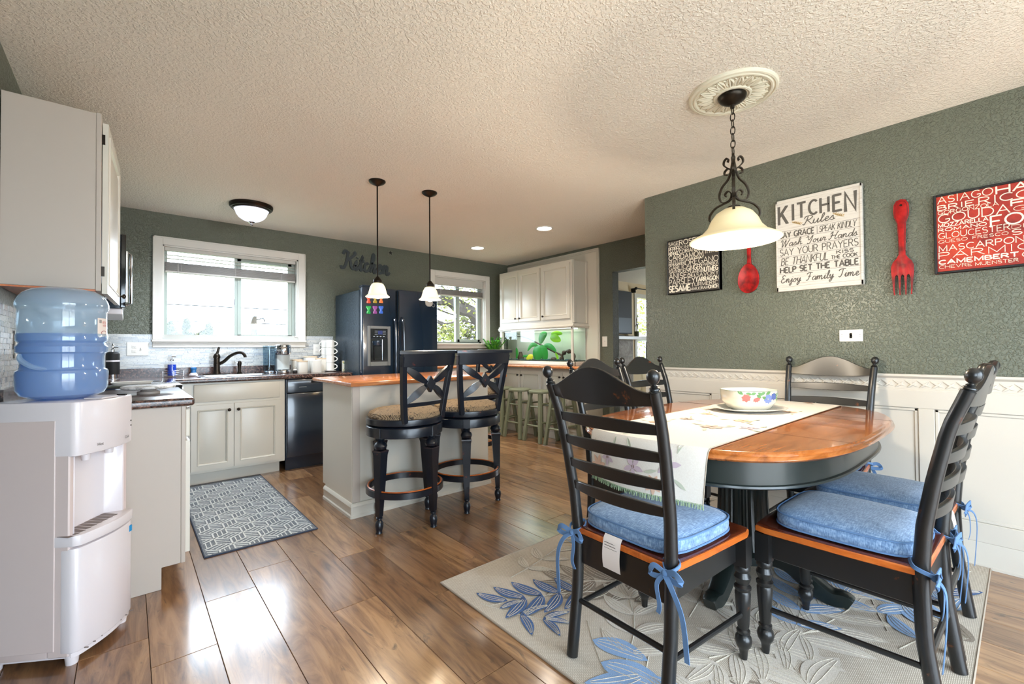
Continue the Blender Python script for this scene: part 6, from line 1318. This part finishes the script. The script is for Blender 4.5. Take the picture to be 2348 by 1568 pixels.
sb = thing('bud_vase', 'small green pot with bare twig on the mantel', 'vase', (7.50, 4.95, 1.372)); part('pot', MB().lathe([(.04, 0), (.05, .04), (.045, .09), (.05, .1)], n=16), M_green, sb); part('twig', MB().tube([(0, 0, .08), (.02, 0, .2), (.0, 0, .33), (.03, 0, .42)], .008, 6).tube([(.02, 0, .2), (.06, 0, .27)], .006, 6).tube([(.01, 0, .26), (-.04, 0, .2)], .006, 6), M_joint, sb)
cu_r = thing('curtain_rod', 'dark curtain rod above the living room window', 'curtain rod', (7.6, 5.0, 2.31)); part('rod', MB().cyl((7.58, 5.0, 2.325), (9.0, 5.0, 2.325), .011), M_rubber, cu_r, True); part('finial', MB().sphere((7.57, 5.0, 2.325), .03, 10, 6), M_rubber, cu_r, True); part('bracket', MB().box(7.545, 7.56, 5.0, 5.1, 2.24, 2.33), M_rubber, cu_r, True)
cu_m = thing('tablet_mirror', 'pale rounded mirror frame standing before the living room window', 'mirror', (7.98, 4.98, .9)); P = [(x, y) for x, y in sup(.13, .3, 32, 5)]; part('glass', MB().prism([(7.98+x, 1.0+y) for x, y in P], 'y', 4.96, 4.98), mat('mirror_pale', (214,224,220), .2), cu_m, True); part('frame', MB().tube([(7.98+x, 4.965, 1.0+y) for x, y in P], .02, 6, True), M_greyplast, cu_m, True)
part('stand', MB().box(7.9, 8.06, 4.9, 5.02, 0, .03).box(7.965, 7.995, 4.96, 4.98, .03, .72), M_greyplast, cu_m, True)
gc2 = thing('accent_chair', 'patterned accent chair with white frame beyond the doorway', 'chair', (6.1, 3.55, 0)); part('back', MB().prism([(6.1+x*.3, .62+y*.28) for x, y in sup(1, 1, 28, 2.6)], 'y', 3.55, 3.6), M_tweed, gc2, True, bevel=.01)
part('frame', MB().tube([(6.1+x*.31, 3.575, .62+y*.29) for x, y in sup(1, 1, 28, 2.6)], .022, 8, True), M_trim, gc2, True); part('seat', MB().box(5.8, 6.4, 3.05, 3.56, .32, .42), M_tweed, gc2, True, bevel=.03, seg=2)
for x in (5.83, 6.37):
    for y in (3.08, 3.54): part('leg', MB().cyl((x, y, 0), (x, y, .33), .018, .024), M_trim, gc2, True)
fw_ = thing('red_flowers', 'red flowers beside the accent chair', 'flowers', (6.62, 3.75, 0)); part('stand', MB().lathe([(.12, 0), (.1, .02), (.02, .04), (.02, .5), (.1, .52), (.1, .54)], n=16), M_joint, fw_); part('pot', MB().lathe([(.06, .54), (.08, .66), (.07, .68)], n=16), M_ceramic, fw_)
rr = random.Random(2)
for k in range(9): part('blossom', MB().sphere((rr.uniform(-.1, .1), rr.uniform(-.1, .1), rr.uniform(.72, .92)), .045, 8, 5), M_red, fw_)
part('foliage', MB().merge(blade([(0, 0, .66), (.05, .02, .8), (.12, .04, .86)], .03)).merge(blade([(0, 0, .66), (-.05, .02, .8), (-.12, .04, .84)], .03)), M_leafd, fw_)

# ================================================================== OUTSIDE
tag(part('ground', MB().box(-60, 60, 5.5, 120, -3.3, -3.2), mat('lawn', (86,96,60), .95)), 'green ground outside', 'ground')['kind'] = 'structure'
tag(part('patio', MB().box(-12, 14, -14, -2.05, -.2, -.1), mat('patio_bounce', (214,204,188), .9)), 'pale concrete patio added out of view to bounce warm light', 'ground')['kind'] = 'structure'  # unseen warm pale slab, added to bounce daylight onto the ceiling
M_bark = wood('bark', (34,28,22), (44,37,30), (54,46,38), .9, 0, (1, 1, 1), ns=9); M_y1 = mat('spring_leaf', (96,100,4), .6); M_y2 = mat('bush_leaf', (50,54,5), .6)
def foliage(mb, cx_, cy_, cz_, rx, ry, rz_, n, s_, r_):
    for k in range(n):
        a = r_.uniform(0, 2*PI); b_ = math.acos(r_.uniform(-1, 1)); q = r_.random()**.4; c_ = Vector((cx_+rx*q*math.cos(a)*math.sin(b_), cy_+ry*q*math.sin(a)*math.sin(b_), cz_+rz_*q*math.cos(b_)))
        u = Vector((r_.uniform(-1, 1), r_.uniform(-1, 1), r_.uniform(-1, 1))).normalized(); w_ = u.orthogonal().normalized(); L_ = s_*r_.uniform(.6, 1.2)
        mb.add([c_-u*L_, c_+w_*L_*.55, c_+u*L_, c_-w_*L_*.55], [(0,1,2,3)])
r = random.Random(31)
def bush(label, u, vtop, y, wpx, n):
    """crown top at the photo height, body going down to the ground"""
    p = pix(u, vtop, 1, y); b_ = thing('bush', label, 'bush', (p.x, y, -3.2), group='bushes outside the sink window'); mb = MB()
    s_ = (pix(u+wpx, vtop, 1, y)-p).x; zt_ = p.z+3.2
    for k in range(9): foliage(mb, r.uniform(-.6, .6)*s_, r.uniform(-.4, .4)*s_, zt_-.12-.1*k, s_*(.4+.07*k), s_*(.4+.07*k), .16, n*2, .06, r)
    for k in range(1, 9): mb.sphere((r.uniform(-.3, .3)*s_, 0, zt_-.16-.1*k), s_*(.28+.06*k), 8, 5, .5)
    o = part('foliage', mb, M_y2, b_, smooth=0); o['kind'] = 'stuff'
    part('stem', MB().cyl((0, 0, 0), (0, 0, zt_-.3), .06, .02), M_bark, b_)
bush('yellow green bush left in the sink window', 400, 742, 11, 16, 170); bush('tallest yellow green bush in the sink window', 431, 734, 12.2, 17, 200); bush('low yellow green bush right of the tallest one', 468, 745, 11, 20, 170)
p = pix(582, 725, 1, 30); po = thing('utility_pole', 'wooden utility pole outside the sink window', 'pole', (p.x, 30, -3.2)); part('pole', MB().cyl((0, 0, 0), (0, 0, p.z+3.2), .2, .16), M_bark, po); part('transformer', MB().cyl((.35, -.2, p.z+3.2-1.5), (.35, -.2, p.z+3.2-.7), .22), M_greyplast, po); part('bracket', MB().tube([(.1, 0, p.z+3.0), (.5, 0, p.z+3.1), (.6, 0, p.z+2.9)], .04), M_rubber, po)
wz = pix(582, 742, 1, 30).z
for k, dz in enumerate((0, .9)):
    tag(part('power_line', MB().tube([(p.x+6*i, 30+.02*i, wz+dz+.003*(6*i)**2*.25) for i in range(-7, 8)], .028, 5), M_rubber), ('lower' if k == 0 else 'upper')+' power line crossing behind the utility pole', 'power line')
# tree in the second window
tr = thing('tree', 'branching spring tree outside the far window', 'tree', (5.9, 8.3, -3.2))
def br_(pts, r0, r1, nm='branch'):
    C = spline(pts, 5); return part(nm, MB().tube([(p.x, p.y, p.z) for p in C], [r0+(r1-r0)*i/(len(C)-1) for i in range(len(C))], 8), M_bark, tr, True)
P_ = lambda u, v_, y=8.3: tuple(pix(u, v_, 1, y))
br_([(5.9, 8.3, -3.2), (5.85, 8.3, -.5), P_(1112, 760), P_(1098, 733)], .3, .2, 'trunk')
br_([P_(1103, 740), P_(1080, 715), P_(1053, 707), P_(1028, 690), P_(1005, 690), P_(985, 680)], .17, .08); br_([P_(1094, 728), P_(1070, 705), P_(1050, 693), P_(1025, 686), P_(1010, 670)], .12, .05); br_([P_(1040, 690), P_(1022, 680), P_(1005, 685), P_(990, 690)], .05, .03)
for a in (((1062, 668), (1080, 685), (1100, 700)), ((1030, 690), (1042, 668), (1052, 640)), ((1003, 708), (1022, 716), (1040, 722)), ((1003, 735), (1022, 742), (1040, 738)), ((1060, 735), (1085, 742), (1100, 752)), ((1060, 765), (1085, 755), (1098, 740)), ((1062, 778), (1085, 772), (1100, 756)), ((1003, 738), (1018, 748), (1030, 756)), ((1012, 655), (1024, 668), (1036, 680))): br_([P_(*q) for q in a], .025, .015)
mb = MB()
for u, v_, ry, n in ((1008, 672, .22, 60), (1030, 676, .16, 40), (1068, 683, .25, 70), (1085, 704, .25, 60), (1013, 708, .14, 20), (1075, 660, .2, 40), (1015, 700, .15, 20), (1048, 660, .2, 30), (1095, 670, .2, 30), (1030, 712, .12, 16)):
    c_ = pix(u, v_, 1, 8.2); foliage(mb, c_.x, c_.y, c_.z, ry*1.6, ry, ry*.7, n, .05, r)
for u, v_, ry, n in ((1015, 772, .55, 900), (1025, 758, .3, 260), (1072, 745, .45, 420), (1085, 770, .5, 420), (1065, 725, .25, 120), (1095, 780, .5, 300)):
    c_ = pix(u, v_, 1, 8.6); foliage(mb, c_.x, c_.y, c_.z, ry*1.3, ry, ry*.75, n, .055, r)
o = part('leaves', mb, M_y1, tr, True, smooth=0); o['kind'] = 'stuff'
t2 = thing('tree', 'spring tree outside the living room window', 'tree', (10.8, 7.6, -3.2)); mb = MB(); foliage(mb, 0, 0, 4.6, 1.6, 1.2, 1.6, 1500, .07, r); foliage(mb, 1.2, 0, 5.6, 1.2, 1.0, 1.2, 800, .07, r)
o = part('leaves', mb, M_y1, t2, smooth=0); o['kind'] = 'stuff'; part('trunk', MB().tube([(0, 0, 0), (.1, 0, 2.5), (-.1, 0, 4.2), (.3, 0, 5.6)], [.22, .18, .12, .05], 8), M_bark, t2)
